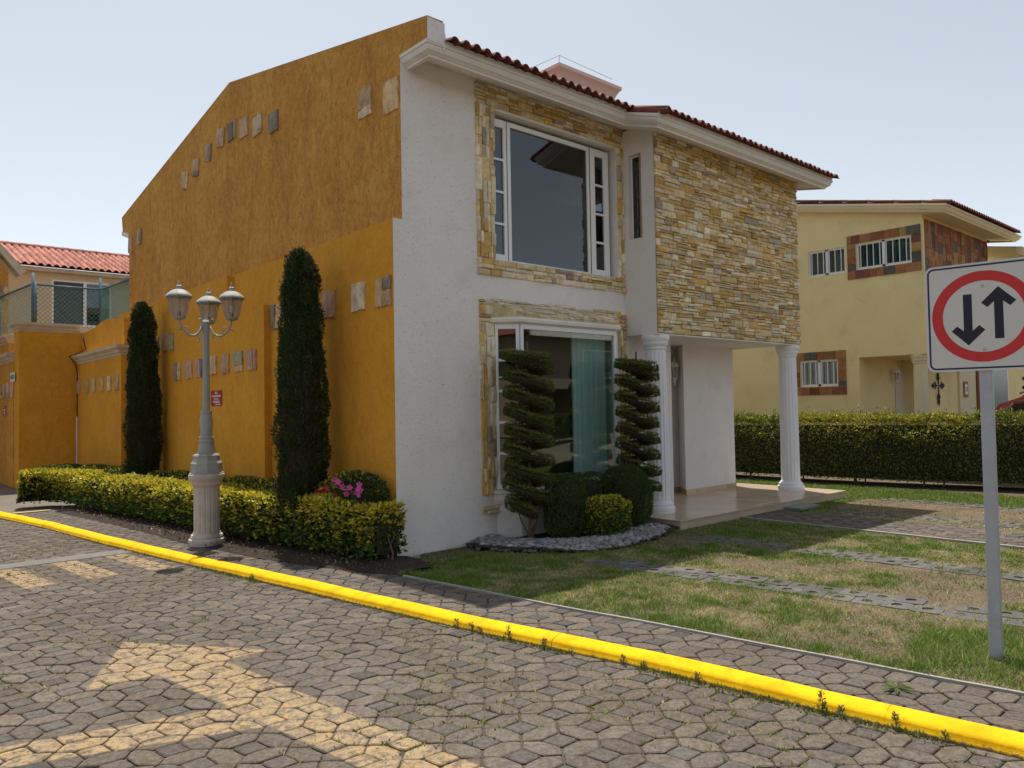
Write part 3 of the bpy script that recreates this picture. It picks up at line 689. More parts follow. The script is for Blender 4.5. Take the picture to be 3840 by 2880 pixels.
# accent stones
def accent(X, y, z, w=.27, h=.30, rot=0, cols=None, pieces=1):
    cols = cols or [(.55,.42,.30)]
    m = MB(); cells = [(-.5,.5,-.5,.5)]
    if pieces == 2: s = random.choice((-.12,.1,.22)); cells = [(-.5,.5,-.5,-.25+s*.3),(-.5,.5,-.25+s*.3+.02,.5)]
    if pieces == 3: cells = [(-.5,-.05,-.5,.5),(-.02,.5,-.5,.05),(-.02,.5,.08,.5)]
    if pieces == 4: cells = [(-.5,.16,-.5,.5),(.2,.5,-.5,.5)]
    for i, (a, b, c, d) in enumerate(cells):
        th_ = rng.uniform(.022, .036); col = np.array(cols[i % len(cols)])
        nu, nv = 4, 4; vs = []
        for jv in range(nv):
            for iu in range(nu):
                u = (a+(b-a)*iu/(nu-1))*w; v = (c+(d-c)*jv/(nv-1))*h
                ed = iu in (0, nu-1) or jv in (0, nv-1)
                u += rng.normal()*.005; v += rng.normal()*.005
                u2 = u*math.cos(rot)-v*math.sin(rot); v2 = u*math.sin(rot)+v*math.cos(rot)
                vs.append((X-th_*(.72 if ed else 1)+rng.normal()*.002, y-u2, z+v2))
        n = len(vs); border = [0,1,2,3,7,11,15,14,13,12,8,4]
        vs += [(X+.004, vs[k][1], vs[k][2]) for k in border]
        fs = [(j*4+i_, j*4+i_+1, j*4+i_+5, j*4+i_+4) for j in range(3) for i_ in range(3)]
        fs += [(border[(k+1) % 12], border[k], n+k, n+(k+1) % 12) for k in range(12)]
        m.add(vs, fs, col*(1+rng.normal()*.1))
    return m
pk, bg_, gr, wt, gn, tn = (.55,.39,.29), (.62,.48,.30), (.25,.23,.20), (.64,.58,.48), (.32,.33,.24), (.54,.41,.26)
AC = [(.12,.74,5.22,.29,.34,0,[wt,tn],2),(.12,.19,5.12,.30,.36,0,[bg_],1),(.12,3.23,5.71,.30,.285,0,[gr],1),(.12,3.78,5.82,.30,.285,0,[tn,wt,bg_],2),(.12,4.27,5.93,.30,.285,0,[pk],1),(.12,4.73,6.01,.30,.285,0,[gr,gn],4),
      (.12,5.19,6.03,.30,.29,-.18,[pk],1),(.12,5.76,5.93,.30,.29,-.2,[pk,gr],4),(.12,6.33,5.82,.30,.29,-.2,[gr,tn],2),(.12,6.88,5.73,.30,.29,-.2,[tn,bg_],4),(.12,9.56,5.21,.28,.32,-.15,[pk,gr],4),(.12,10.2,5.14,.26,.33,-.1,[pk],1),
      (0,.73,2.91,.29,.32,0,[wt],1),(0,.19,2.90,.29,.32,0,[bg_,pk,gr],3),(0,2.92,2.90,.30,.33,0,[gr,bg_,tn],3),(0,1.45,2.9,.29,.32,0,[pk],1)]
for y, z, w, cc, k in [(3.53,2.34,.31,[pk,(.48,.30,.28)],4),(4.0,2.34,.30,[(.62,.42,.28),gn],2),(4.5,2.33,.29,[(.54,.30,.27),tn],2),(5.0,2.34,.29,[bg_],4),(5.6,2.32,.28,[(.45,.3,.27),gr],4),(6.08,2.32,.30,[(.58,.38,.28)],1),(6.62,2.31,.29,[gr,tn,bg_],3),(6.92,2.85,.20,[gn],1),(7.30,2.87,.29,[pk,tn],4),(7.78,2.85,.28,[(.5,.34,.27)],4)]:
    AC.append((-.1,y,z,w*1.08,.29,0,cc,k))
for X, y, z, w, h, r_, cc, k in AC: accent(X, y, z, w, h, r_, cc, k).build('accent_stone', mt['accent'], H)
# porch block (upper storey) ------------------------------------------------
m = MB(); m.box(3.87,7.76,-.555,-.30,2.58,5.42); m.build('porch_wall', mt['mortar'], H)
m = MB(); xs0, xs1 = 3.868, 4.08
m.box(xs0,xs1,-.553,-.335,2.58,5.5); m.box(xs0,xs1,-.105,-.002,2.58,5.5); m.box(xs0,xs1,-.335,-.105,2.58,3.93); m.box(xs0,xs1,-.335,-.105,5.13,5.5)
m.build('side_wall', mt['white'], H)
MB().box(7.5,7.762,-.30,.95,2.58,5.5).build('porch_end_wall', mt['white'], H)
MB().box(4.08,7.5,-.30,.95,2.582,2.70).build('porch_ceiling', mt['white'], H)
MB().box(3.86,7.765,-.57,-.295,2.562,2.579).build('beam_underside', mt['trim'], H)
m = MB(); m.box(4.9,6.32,.90,1.1,.1,2.585); m.prism([(6.32,.95),(5.9,.5),(7.36,.5),(7.36,.95)], 'z', .1, 2.585); m.box(4.8,4.9,.22,.90,-.1,2.62); m.build('porch_inner_wall', mt['white'], H)
m = MB(); m.box(4.905,6.30,.886,.899,.12,.20,(1,1,1)); m.build('skirting', mt['skirt'], H)
for k in range(5): MB().box(5.895+k*.295,5.895+k*.295+.288,.484,.499,.12,.205,np.array((1,1,1))*(1+rng.normal()*.12)).build('skirting_tile', mt['skirt'], H)
m = MB(); m.add([(5.885,.492,.12),(5.885,.492,.205),(6.315,.955,.205),(6.315,.955,.12)], [(0,1,2,3)]); m.build('skirting', mt['skirt'], H)
# porch floor of big tiles
m = MB(); m.box(3.52,8.05,-1.12,1.0,-.1,.108); pf = m.build('porch_floor', mt['marble'], H)
for i in range(8):
    for j in range(4):
        x0 = 3.505+i*.572; y0 = -1.135+j*.51
        if y0 > .5 and x0 < 4.9: continue
        MB().box(x0,x0+.569,y0,y0+.507,.108,.122,np.array((1,1,1))*(1+rng.normal()*.04)).build('floor_tile', mt['marble'], pf)
m = MB()
for a, b, c, d in ((5.39,5.42,-1.03,-.44),(5.97,6.0,-1.03,-.44),(5.42,5.97,-1.03,-1.0),(5.42,5.97,-.47,-.44)): m.box(a,b,c,d,.1225,.126,(1.25,1.3,1.35))
m.build('floor_inlay', mt['marble'], pf)
# slim window in the side wall
w = MB()
for a, b, c, d in ((-.33,-.31,3.935,5.125),(-.13,-.11,3.935,5.125),(-.31,-.13,3.935,3.955),(-.31,-.13,5.105,5.125)): w.box(3.93,3.96,a,b,c,d)
sw_ = w.build('slim_window', mt['pvc'], H); MB().box(3.94,3.945,-.31,-.13,3.955,5.105).build('pane', mt['glass'], sw_)
MB().box(4.075,4.085,-.35,-.09,3.9,5.15).build('dark_room_sheet', mt['iron'], sw_)  # black sheet standing in for the unlit room behind the pane
# upper window ----------------------------------------------------------
w = MB(); Yf0, Yf1 = .085, .135; z0, z1 = 3.415, 5.185; x0, x1 = 1.475, 3.66
def bar(a, b, c, d, y0=Yf0, y1=Yf1): w.box(a, b, y0, y1, c, d)
bar(x0,1.515,z0,z1); bar(1.69,1.81,z0,z1); bar(3.22,3.378,z0,z1); bar(3.56,x1,z0,z1)
for a, b in ((1.515,1.69),(3.378,3.56)): bar(a,b,5.085,z1); bar(a,b,z0,3.495)
bar(1.81,3.22,5.125,z1); bar(1.81,3.22,z0,3.435)
uw = w.build('upper_window', mt['pvc'], H, bevel=.004)
w = MB(); w.box(1.742,1.748,.080,.0845,z0,z1); w.box(3.262,3.272,.080,.0845,z0,z1); w.build('frame_joint', mt['iron'], uw)
for a, b in ((1.515,1.69),(3.378,3.56)):
    zs = [3.495, 3.875, 4.275, 4.68, 5.085]
    for k in range(4):
        MB().box(a,b,.108,.113,zs[k],zs[k+1]).build('pane', mt['glass'], uw)
        if k: MB().box(a,b,.086,.128,zs[k]-.014,zs[k]+.014).build('glazing_bar', mt['pvc'], uw)
MB().box(1.81,3.22,.108,.113,3.435,5.125).build('pane', mt['glass'], uw)
# bay window ------------------------------------------------------------
B = [(1.42,-.0),(1.64,-.21),(3.40,-.21),(3.62,-.0)]
def obox(mb, p, q, a, b, z0, z1, t0, t1):
    p, q = Vector(p), Vector(q); d = (q-p).normalized(); n = Vector((d.y, -d.x))
    c = [p+d*s+n*t for s, t in ((a,t0),(b,t0),(b,t1),(a,t1))]
    mb.add([(v.x, v.y, z0) for v in c]+[(v.x, v.y, z1) for v in c], [(0,3,2,1),(4,5,6,7),(0,1,5,4),(1,2,6,5),(2,3,7,6),(3,0,4,7)])
fr = MB(); LB = [(Vector(B[i+1])-Vector(B[i])).length for i in range(3)]
for i in range(3):
    p, q, L = B[i], B[i+1], LB[i]; s = .045 if i != 1 else .05
    obox(fr, p, q, 0.01, s, .62, 2.60, -.03, .02); obox(fr, p, q, L-s, L-.005, .62, 2.60, -.03, .02)
    obox(fr, p, q, s, L-s, .62, .675, -.03, .02); obox(fr, p, q, s, L-s, 2.545, 2.60, -.03, .02)
bw = fr.build('bay_window', mt['pvc'], H, bevel=.003)
for i in range(3):
    p, q, L = B[i], B[i+1], LB[i]; s = .045 if i != 1 else .05
    if i == 1:
        g = MB(); obox(g, p, q, s, L-s, .675, 2.545, -.008, -.003); g.build('pane', mt['glass_low'], bw)
    else:
        zs = [.675+(2.545-.675)*k/5 for k in range(6)]
        for k in range(5):
            g = MB(); obox(g, p, q, s, L-s, zs[k], zs[k+1], -.008, -.003); g.build('pane', mt['glass_low'], bw)
            if k: g = MB(); obox(g, p, q, s, L-s, zs[k]-.016, zs[k]+.016, -.028, .014); g.build('glazing_bar', mt['pvc'], bw)
m = MB(); m.sweep([(1.40,.02)]+B[1:3]+[(3.64,.02)], [(-.06,.45),(.03,.45),(.05,.50),(.055,.56),(.075,.575),(.08,.61),(-.06,.62)]); m.build('bay_sill', mt['trim'], H)
m = MB(); m.prism([(1.42,.0),(1.64,-.2),(3.40,-.2),(3.62,0)], 'z', -.05, .452); m.build('bay_base', mt['white'], H)
m = MB(); m.sweep([(1.38,.02)]+[(1.62,-.225),(3.42,-.225)]+[(3.66,.02)], [(-.1,2.60),(.0,2.60),(.02,2.615),(.05,2.625),(.055,2.66),(.035,2.685),(-.1,2.69)]); m.build('bay_head_moulding', mt['trim'], H)
m = MB(); hv = [(1.34,.02,2.90),(1.60,-.255,2.70),(3.44,-.255,2.70),(3.70,.02,2.90),(1.34,.02,2.67),(1.60,-.255,2.67),(3.44,-.255,2.67),(3.70,.02,2.67)]
m.add(hv, [(0,1,2,3),(0,4,5,1),(1,5,6,2),(2,6,7,3),(4,7,6,5)], (.66,.54,.34)); m.build('bay_hood', mt['stone'], H)
# curtain inside
m = MB(); cx = np.linspace(2.74, 3.40, 80); vs = []
for i, xx in enumerate(cx):
    yy = -.02+.028*math.sin(i*1.05)+.012*math.sin(i*.43); vs += [(xx, yy, .5), (xx, yy, 2.6)]
m.add(vs, [(2*i, 2*i+2, 2*i+3, 2*i+1) for i in range(79)]); m.build('curtain', mt['curtain'], H, smooth=True)
# columns ------------------------------------------------------------
def fluted(cx, cy, z0, zt, r=.165, n=64, fl=16, mat=None, parent=None, name='column'):
    h = zt-z0
    pb = [(r*1.42,0),(r*1.42,.03),(r*1.46,.05),(r*1.42,.075),(r*1.30,.085),(r*1.27,.10),(r*1.30,.115),(r*1.18,.13),(r*1.12,.15),(r*1.05,.16)]
    ps = [(r*1.04,.16),(r*1.0,.22),(r*.985,h*.5),(r*.93,h-.26),(r*.93,h-.20)]
    pc_ = [(r*.95,h-.20),(r*1.0,h-.19),(r*1.0,h-.17),(r*.97,h-.165),(r*1.08,h-.14),(r*1.16,h-.12),(r*1.16,h-.10),(r*1.12,h-.095),(r*1.28,h-.055),(r*1.30,h-.03),(r*1.26,h-.0)]
    c = (cx, cy, z0)
    col = MB().lathe(ps, c, n, mod=lambda k, z: 1-(.055*max(0, math.sin(2*math.pi*k/n*fl/1+.3)) if .18 < z < h-.21 else .02)).build(name, mat, parent)
    smooth_by_angle(MB().lathe(pb, c, 40).build('base', mat, col), 40); smooth_by_angle(MB().lathe(pc_, c, 40).build('capital', mat, col), 40)
    return col
fluted(4.02, -.40, .122, 2.562, .152, mat=mt['column'], parent=H); fluted(7.60, -.41, .122, 2.562, .152, mat=mt['column'], parent=H)
# cornice, soffit, roof ------------------------------------------------------
CPF = [(-.02,5.385),(.0,5.378),(.03,5.375),(.034,5.398),(.048,5.402),(.06,5.415),(.085,5.425),(.100,5.45),(.104,5.475),(.118,5.48),(.122,5.515),(-.02,5.53)]
path = [(.232,.0,0),(.232,-.40,0),(3.47,-.40,0),(3.47,-.93,-.175),(7.98,-.93,-.175),(7.98,.6,.1)]
cor = MB().sweep(path, CPF).build('cornice', mt['trim'], H); smooth_by_angle(cor, 30)
m = MB(); m.add([(.14,.03,5.555),(3.87,.03,5.555),(3.47,-.41,5.386),(.14,-.41,5.386)], [(0,1,2,3)])
m.add([(3.87,.03,5.555),(3.87,-.56,5.36),(3.47,-.94,5.211),(3.47,-.41,5.386)], [(0,1,2,3)])
m.add([(3.87,-.55,5.362),(7.76,-.55,5.362),(7.98,-.94,5.211),(3.47,-.94,5.211)], [(0,1,2,3)]); m.add([(7.76,-.55,5.362),(7.76,.6,5.5),(7.98,.6,5.49),(7.98,-.94,5.211)], [(0,1,2,3)])
m.build('soffit', mt['white'], H)
rf = MB(); rf.add([(.33,-.50,5.52),(8.1,-.50,5.52),(8.1,4.85,6.55),(.33,4.85,6.55)], [(0,1,2,3)]); rf.add([(.33,4.85,6.55),(8.1,4.85,6.55),(8.1,10.9,5.5),(.33,10.9,5.5)], [(0,1,2,3)])
rf.add([(3.36,-1.04,5.35),(8.1,-1.04,5.35),(8.1,-.49,5.525),(3.36,-.49,5.525)], [(0,1,2,3)]); rf.add([(.33,-.515,5.50),(3.4,-.515,5.50),(3.4,-.515,5.56),(.33,-.515,5.56)], [(0,1,2,3)]); rf.add([(3.36,-1.045,5.33),(8.1,-1.045,5.33),(8.1,-1.045,5.385),(3.36,-1.045,5.385)], [(0,1,2,3)])
roof = rf.build('roof', mt['trim'], H)
TW = .1475
def tile_mesh(length, slope, nm, tint, amp=.040):
    xs = [0,.008,.022,.04,.055,.07,.088,.102,.115,.13,.1475]; zs = [0,.016,.034,.044,.046,.044,.034,.016,.002,-.004,0]
    th_ = .013; m = MB(); vs = []
    for y in (0, length):
        for off_ in (0, -th_):
            for x, z in zip(xs, zs): vs.append((x-.074, y, z+off_+y*slope))
    n = len(xs); fs = []
    for i in range(n-1): fs += [(i, i+1, 2*n+i+1, 2*n+i), (n+i, 3*n+i, 3*n+i+1, n+i+1), (i, n+i, n+i+1, i+1), (2*n+i, 2*n+i+1, 3*n+i+1, 3*n+i)]
    m.add(vs, fs, tint); o = m.build(nm, mt['tile'], None); me = o.data; bpy.data.objects.remove(o); return me
TM = [tile_mesh(.36, .22, 'roof_tile', np.array((1,1,1))*k) for k in (.8, 1, 1.2)]
TM2 = [tile_mesh(.36, .30, 'roof_tile', np.array((1,1,1))*k) for k in (.8, 1, 1.2)]
def put(me, loc, parent, name='roof_tile', rz=0, rx=0):
    o = bpy.data.objects.new(name, me); C.objects.link(o); o.parent = parent; o.location = Vector(loc)-off(parent); o.rotation_euler = (rx, 0, rz); return o
for i in range(21):
    for j in range(2): put(TM[rng.integers(3)], (.43+i*TW+rng.normal()*.003, -.64+j*.30+rng.normal()*.006, 5.535+j*.066+rng.normal()*.003), roof, rz=rng.normal()*.012)
for i in range(32):
    for j in range(2): put(TM2[rng.integers(3)], (3.44+i*TW+rng.normal()*.003, -1.17+j*.29+rng.normal()*.006, 5.36+j*.087+rng.normal()*.003), roof, rz=rng.normal()*.012)
m = MB(); m.tube([(3.42,-1.15,5.37),(3.42,-.6,5.54),(3.42,-.2,5.62)], .055, 10); m.build('verge_tile', mt['tile'], roof, smooth=True)
m = MB(); n_ = 53*6; xs = np.linspace(.35, 8.1, n_); vs = []                # tiles farther up the slope
for j, (yy, zz) in enumerate(((-.05,5.66),(4.85,6.64),(10.9,5.62))):
    for i, xx in enumerate(xs): vs.append((xx, yy, zz+.035*abs(math.sin(math.pi*(xx-.36)/TW))))
m.add(vs, [(j*n_+i, j*n_+i+1, (j+1)*n_+i+1, (j+1)*n_+i) for j in range(2) for i in range(n_-1)]); m.build('tile_field', mt['tile'], roof, kind='stuff')
# roof room
m = MB(); m.box(6.32,7.95,3.62,5.3,6.0,8.12); rr = m.build('roof_room', mt['pink'], H)
m = MB(); m.sweep([(6.34,5.4),(6.34,3.64),(7.85,3.64),(7.85,5.4)], [(-.1,7.98),(.015,7.98),(.02,8.02),(.05,8.04),(.06,8.10),(.10,8.2),(.15,8.30),(.19,8.33),(.19,8.40),(-.1,8.41)]); smooth_by_angle(m.build('roof_room_cornice', mt['pink'], rr), 30)
m = MB(); m.tube([(6.0,5.2,8.5),(6.10,3.4,8.50),(7.7,3.42,8.47)], .006, 5); m.tube([(6.1,3.4,8.5),(6.2,3.5,8.40)], .006, 5); m.build('safety_wire', mt['galv'], rr)
# ledger stones ------------------------------------------------------
CP = [(.76,.58,.30),(.82,.69,.45),(.70,.47,.17),(.87,.78,.61),(.50,.42,.34),(.66,.43,.15),(.76,.60,.35)]; CWt = [3,3.4,2.4,3.4,1.3,1.4,2.6]
def ledger(u0, u1, v0, v1, bw_=.5, bh=.15):
    out = []; v = v0
    while v < v1-.01:
        h = min(bh*random.uniform(.75, 1.25), v1-v)
        if v1-v-h < .05: h = v1-v
        u = u0-random.uniform(0, bw_*.6)
        while u < u1:
            w_ = bw_*random.uniform(.35, 1.0); nr = random.choice((1,2,2,2,3)) if h > .085 else random.choice((1,1,2,2))
            cut = sorted([0, 1]+[(k+random.uniform(-.22,.22))/nr for k in range(1, nr)])
            for c, d in zip(cut[:-1], cut[1:]):
                k = random.choice((1,1,2,2)) if w_ > .25 else random.choice((1,1,1,2)); cu = sorted([0, 1]+[(q+random.uniform(-.25,.25))/k for q in range(1, k)])
                for a, b in zip(cu[:-1], cu[1:]):
                    A, B_ = max(u0, u+w_*a), min(u1, u+w_*b)
                    if B_-A > .02: out.append((A, B_, v+h*c, v+h*d))
            u += w_
        v += h
    return out
ST = []
def stone(rect, fn, far):
    a, b, c, d = rect; g = .0035; a += g; b -= g; c += g; d -= g
    dep = rng.uniform(.008, .042); j = lambda s: rng.normal()*s
    q = [(a, c), (b, c), (b, d), (a, d)]; ins = .004
    back = [fn(u, v, -.006) for u, v in q]
    mid = [fn(u+j(.003), v+j(.003), dep*.72+j(.003)) for u, v in q]
    cu, cv = (a+b)/2+j(.012), (c+d)/2+j(.006)
    fr_ = [fn(u+(cu-u)*.12, v+(cv-v)*.22, dep+j(.004)) for u, v in q]; cen = fn(cu, cv, dep+.004+j(.005))
    vs = back+mid+fr_+[cen]; fs = []
    for k in range(4):
        n = (k+1) % 4; fs += [(k, n, 4+n, 4+k), (4+k, 4+n, 8+n, 8+k), (8+k, 8+n, 12)]
    col = pick(CP, CWt, 1, .1)[0]*rng.uniform(.88, 1.08); ST.append(((b-a)*(d-c)/far**2, vs, fs, col))
fY = lambda y: (lambda u, v, d: (u, y-d, v))
# porch panel
for r_ in ledger(3.872, 7.76, 2.585, 5.40, .44, .098): stone(r_, fY(-.555), 11.5)
# upper surround: vertical stones at the sides, courses above and below
swp = lambda L: [(c, d, a, b) for a, b, c, d in L]
for r_ in swp(ledger(3.40, 5.26, 1.17, 1.455, .50, .10))+swp(ledger(3.40, 5.26, 3.735, 3.885, .5, .09)): stone(r_, fY(.0), 9.4)
for r_ in ledger(1.17, 3.885, 5.265, 5.52, .48, .10)+ledger(1.17, 3.885, 3.19, 3.395, .46, .09): stone(r_, fY(.0), 9.4)
# lower surround
for r_ in swp(ledger(.56, 2.62, 1.185, 1.415, .5, .10))+swp(ledger(.40, 2.66, 3.70, 3.865, .5, .09)): stone(r_, fY(.0), 8.8)
for r_ in ledger(1.185, 1.50, 2.625, 2.90, .35, .10)+ledger(3.52, 3.865, 2.665, 2.92, .35, .10)+ledger(1.185, 3.86, .34, .445, .4, .06): stone(r_, fY(.0), 8.8)
# bay hood: stones laid on the slope, slanting joints
def hood(u, v, d):
    t = v; xa = 1.36+(1.62-1.36)*t; xb = 3.68+(3.42-3.68)*t; x_ = xa+(xb-xa)*u+.10*(t-.5)
    x_ = min(max(x_, xa), xb)
    return (x_, .015-.27*t-.6*d, 2.905-.20*t+.8*d)
hs = []
for v0_, v1_ in ((0,.22),(.22,.42),(.42,.63),(.63,.82),(.82,1)):
    u = 0
    while u < .99:
        w_ = random.uniform(.05, .14); hs.append((u, min(1, u+w_), v0_, v1_)); u += w_
for a, b, c, d in hs:
    q = [(a+.002, c+.02), (b-.002, c+.02), (b-.002, d-.02), (a+.002, d-.02)]; dep = rng.uniform(.008, .028)
    vs = [hood(u, v, -.004) for u, v in q]+[hood(u, v, dep+rng.normal()*.004) for u, v in q]+[hood((a+b)/2, (c+d)/2, dep+.004)]
    fs = [(k, (k+1) % 4, 4+(k+1) % 4, 4+k) for k in range(4)]+[(4+k, 4+(k+1) % 4, 8) for k in range(4)]
    col = pick([(.74,.62,.42),(.78,.68,.52),(.62,.52,.38)], [2,2,1], 1, .1)[0]; ST.append(((b-a)*2*(d-c)*.3/8.8**2, vs, fs, col))
cl = MB().box(1.2,3.85,.003,.03,3.2,3.38).build('stone_cladding', mt['mortar'], H)
ST.sort(key=lambda s: -s[0])
for _, vs, fs, col in ST[:300]: MB().add(vs, fs, col).build('stone', mt['stone'], cl)
m = MB()
for _, vs, fs, col in ST[300:]: m.add(vs, fs, col)
m.build('stones', mt['stone'], cl, kind='stuff')
# downpipe bracket wire at the far end of the eave
m = MB(); m.tube([(7.80,-.2,4.95),(7.86,-.05,4.6)], .012, 6); m.build('eave_drain', mt['galv'], H)
# wall lantern in the porch ---------------------------------------------------
def wall_lantern(x, y, z, mat, label, s=1.0, out=(0, -1)):
    t = thing('wall_lantern', label, 'lantern', (x, y, z)); ox, oy = x+out[0]*.11*s, y+out[1]*.11*s
    hexp = lambda pr, nm, mm, par, sm=False: MB().lathe([(r*s, h*s) for r, h in pr], (ox, oy, z), 6, rot=.26).build(nm, mm, par)
    hexp([(.004,.30),(.012,.28),(.006,.265),(.016,.25),(.03,.235),(.075,.20),(.09,.17),(.092,.155),(.07,.155)], 'cap', mat, t)
    hexp([(.068,.15),(.040,-.02)], 'glass', mt['lampglass'], t)
    hexp([(.045,-.02),(.045,-.035),(.02,-.06),(.024,-.08),(.008,-.12),(.012,-.135),(.002,-.15)], 'base', mat, t)
    for k in range(6):
        a = .26+k*math.pi/3; MB().tube([(ox+.069*s*math.cos(a), oy+.069*s*math.sin(a), z+.155*s), (ox+.042*s*math.cos(a), oy+.042*s*math.sin(a), z-.02*s)], .005*s, 5).build('bar', mat, t)
    MB().tube([(ox, oy, z-.06*s), (ox-out[0]*.04, oy-out[1]*.04, z-.09*s), (x, y, z-.05*s)], .01*s, 6).build('arm', mat, t)
    m = MB(); m.lathe([(.035*s,-.012),(.035*s,.012)], (0,0,0), 14); rotm = Matrix.Translation((x, y, z-.05*s)) @ Vector((out[0], out[1], 0)).to_track_quat('Z', 'Y').to_matrix().to_4x4(); m.xf(rotm).build('wall_plate', mat, t)
    MB().lathe([(.012*s,-.02*s),(.016*s,.03*s),(.01*s,.08*s)], (ox, oy, z), 8).build('bulb', mt['bulb'], t, smooth=True)
    return t
wall_lantern(6.02, .875, 2.07, mt['column'], 'white wall lantern with glass panes in the white porch recess', 1.05)
MB().box(6.02,6.60,-1.42,-1.16,.02,.055).build('drain_cover', mt['slab'], None, label='grey green metal drain cover lying beside the porch step', cat='cover')
# ================================================================== LEFT SIDE: WALLS, PALE HOUSE, FENCE
CRN = lambda z: [(-.05,z-.01),(.0,z-.01),(.012,z),(.02,z+.035),(.045,z+.05),(.055,z+.085),(.10,z+.125),(.115,z+.135),(.12,z+.19),(-.05,z+.20)]
w1 = thing('boundary_wall', 'low orange boundary wall with cream cornice and row of stones', 'wall', (-.3, 9.3, 0))
MB().box(-.3,.0,9.32,12.9,-.1,2.78).build('wall', mt['orange_low'], w1)
MB().sweep([(-.3,12.9),(-.3,9.32),(.4,9.32)], CRN(2.77)).build('cornice', mt['cream_trim'], w1)
m = MB(); m.prism([(12.9,2.9),(12.9,3.50),(12.3,3.50),(11.7,3.53),(11.2,3.60),(10.8,3.62),(9.5,3.52),(9.45,2.9)], 'x', -.2, -.02); m.build('upper_wall', mt['orange_low'], w1)
for y, cc in ((12.71,pk),(11.96,gn),(11.36,bg_),(10.73,tn),(10.14,wt),(9.6,pk)): accent(-.3, y, 2.23, .26, .30, 0, [cc, tn], random.choice((1,4,2))).build('accent_stone', mt['accent'], w1)
w3 = thing('gate_pier', 'tall orange wall pier with cream cornice below the mesh fence', 'wall', (-1.45, 12.9, 0))
MB().box(-1.45,-.02,12.902,13.5,-.1,3.50).build('wall', mt['orange_low'], w3)
MB().sweep([(-1.45,13.6),(-1.45,12.902),(-.24,12.902)], CRN(3.49)).build('cornice', mt['cream_trim'], w3)
w4 = thing('street_wall', 'stepped orange street wall with cream copings at the left edge', 'wall', (-1.5, 13.5, 0))
m = MB(); m.box(-1.47,-1.2,13.5,24,-.1,2.86); m.box(-1.40,-1.2,14.6,24,2.86,3.36); m.build('wall', mt['orange_up'], w4)
MB().sweep([(-1.47,24),(-1.47,13.49)], CRN(2.85)).build('coping', mt['cream_trim'], w4); MB().sweep([(-1.40,24),(-1.40,14.6),(-1.2,14.6)], CRN(3.35)).build('coping', mt['cream_trim'], w4)
for k, cc in enumerate((pk,tn,gn,bg_,gn)): accent(-1.47, 13.62+k*.5, 2.2, .27, .34, 0, [cc, pk], random.choice((1,4,2))).build('accent_stone', mt['accent'], w4)
# cable and pipe on the boundary wall
m = MB(); m.tube([(-.22,12.86,3.5),(-.215,12.5,3.1),(-.34,12.7,3.0),(-.47,13.0-.12,2.95),(-.36,12.84,2.78),(-.31,12.86,2.6),(-.31,12.87,1.5)], .010, 6)
cb = m.build('hanging_cable', mt['wire'], None, label='black cable running down the corner of the orange boundary wall', cat='cable')
MB().tube([(-.32,12.85,.1),(-.32,12.85,1.56)], .014, 8).build('conduit_pipe', mt['column'], None, label='thin white conduit pipe in the corner of the orange wall', cat='pipe')
TX = lambda x, y, z: Matrix(((0,0,-1,x),(-1,0,0,y),(0,1,0,z),(0,0,0,1)))        # faces -X
TY = lambda x, y, z: Matrix(((1,0,0,x),(0,0,-1,y),(0,1,0,z),(0,0,0,1)))         # faces -Y
def rplate(mb, w, h, r, t, seg=4):
    p = []
    for cx, cy, a0 in ((w/2-r,h/2-r,0),(-w/2+r,h/2-r,90),(-w/2+r,-h/2+r,180),(w/2-r,-h/2+r,270)):
        for k in range(seg+1): a = R(a0+90*k/seg); p.append((cx+r*math.cos(a), cy+r*math.sin(a)))
    mb.prism(p, 'z', 0, t); return mb
def red_sign(x, y, z, label, w=.44, h=.236):
    t = thing('parking_sign', label, 'sign', (x, y, z)); m4 = TX(0, 0, 0)
    rplate(MB(), w, h, .015, .004).xf(m4).build('plate', mt['red'], t, local=True)
    for s, sz, wd, yy, xx in (('NO', .056, .10, .080, 0), ('ESTACIONARSE', .043, .35, .030, 0), ('EN LAS', .043, .17, -.016, 0), ('VIALIDADES', .043, .27, -.060, 0), ('RESIDENCIAL', .016, .21, -.098, .08)):
        text_mesh(s, sz, mt['tilewhite'], t, m4 @ Matrix.Translation((xx, yy, .0056)), width=wd, bold=.0012)
    return t
red_sign(-.104, 4.86, 1.82, 'red no parking sign with white lettering on the orange wall behind the lamp post')
red_sign(-1.474, 14.6, 1.72, 'small red no parking sign on the orange street wall at the left edge')
t = thing('street_name_plate', 'white street name plate above the stones on the far left wall', 'sign', (-1.474, 13.05+.48, 2.48))
rplate(MB(), .60, .21, .01, .004).xf(TX(0,0,0)).build('plate', mt['tilewhite'], t, local=True); text_mesh('CALLE D', .13, mt['iron'], t, TX(0,0,0) @ Matrix.Translation((0,0,.0056)), width=.5, bold=.002)
# gable of the next orange house
nh = thing('orange_gable_house', 'orange house gable with stones at the far left edge', 'house', (-3, 17, 0))
m = MB(); m.prism([(-8,0),(-1.05,0),(-1.05,5.42),(-1.3,5.9),(-3.2,6.9),(-8,6.9)], 'y', 17, 17.3); m.build('wall', mt['orange_up'], nh)
m = MB(); m.prism([(-.82,5.35),(-1.32,6.0),(-3.2,7.0),(-3.2,7.14),(-1.25,6.14),(-.66,5.47)], 'y', 16.85, 17.5); m.build('coping', mt['cream_trim'], nh)
for k in range(3):
    a = accent(0, 0, 0, .16, .36, 0, [(pk, (.3,.2,.14), tn)[k]], 1); a.xf(Matrix.Translation((-1.36+k*.13, 17, 4.92-k*.03)) @ Matrix.Rotation(R(90), 4, 'Z')); a.build('accent_stone', mt['accent'], nh)
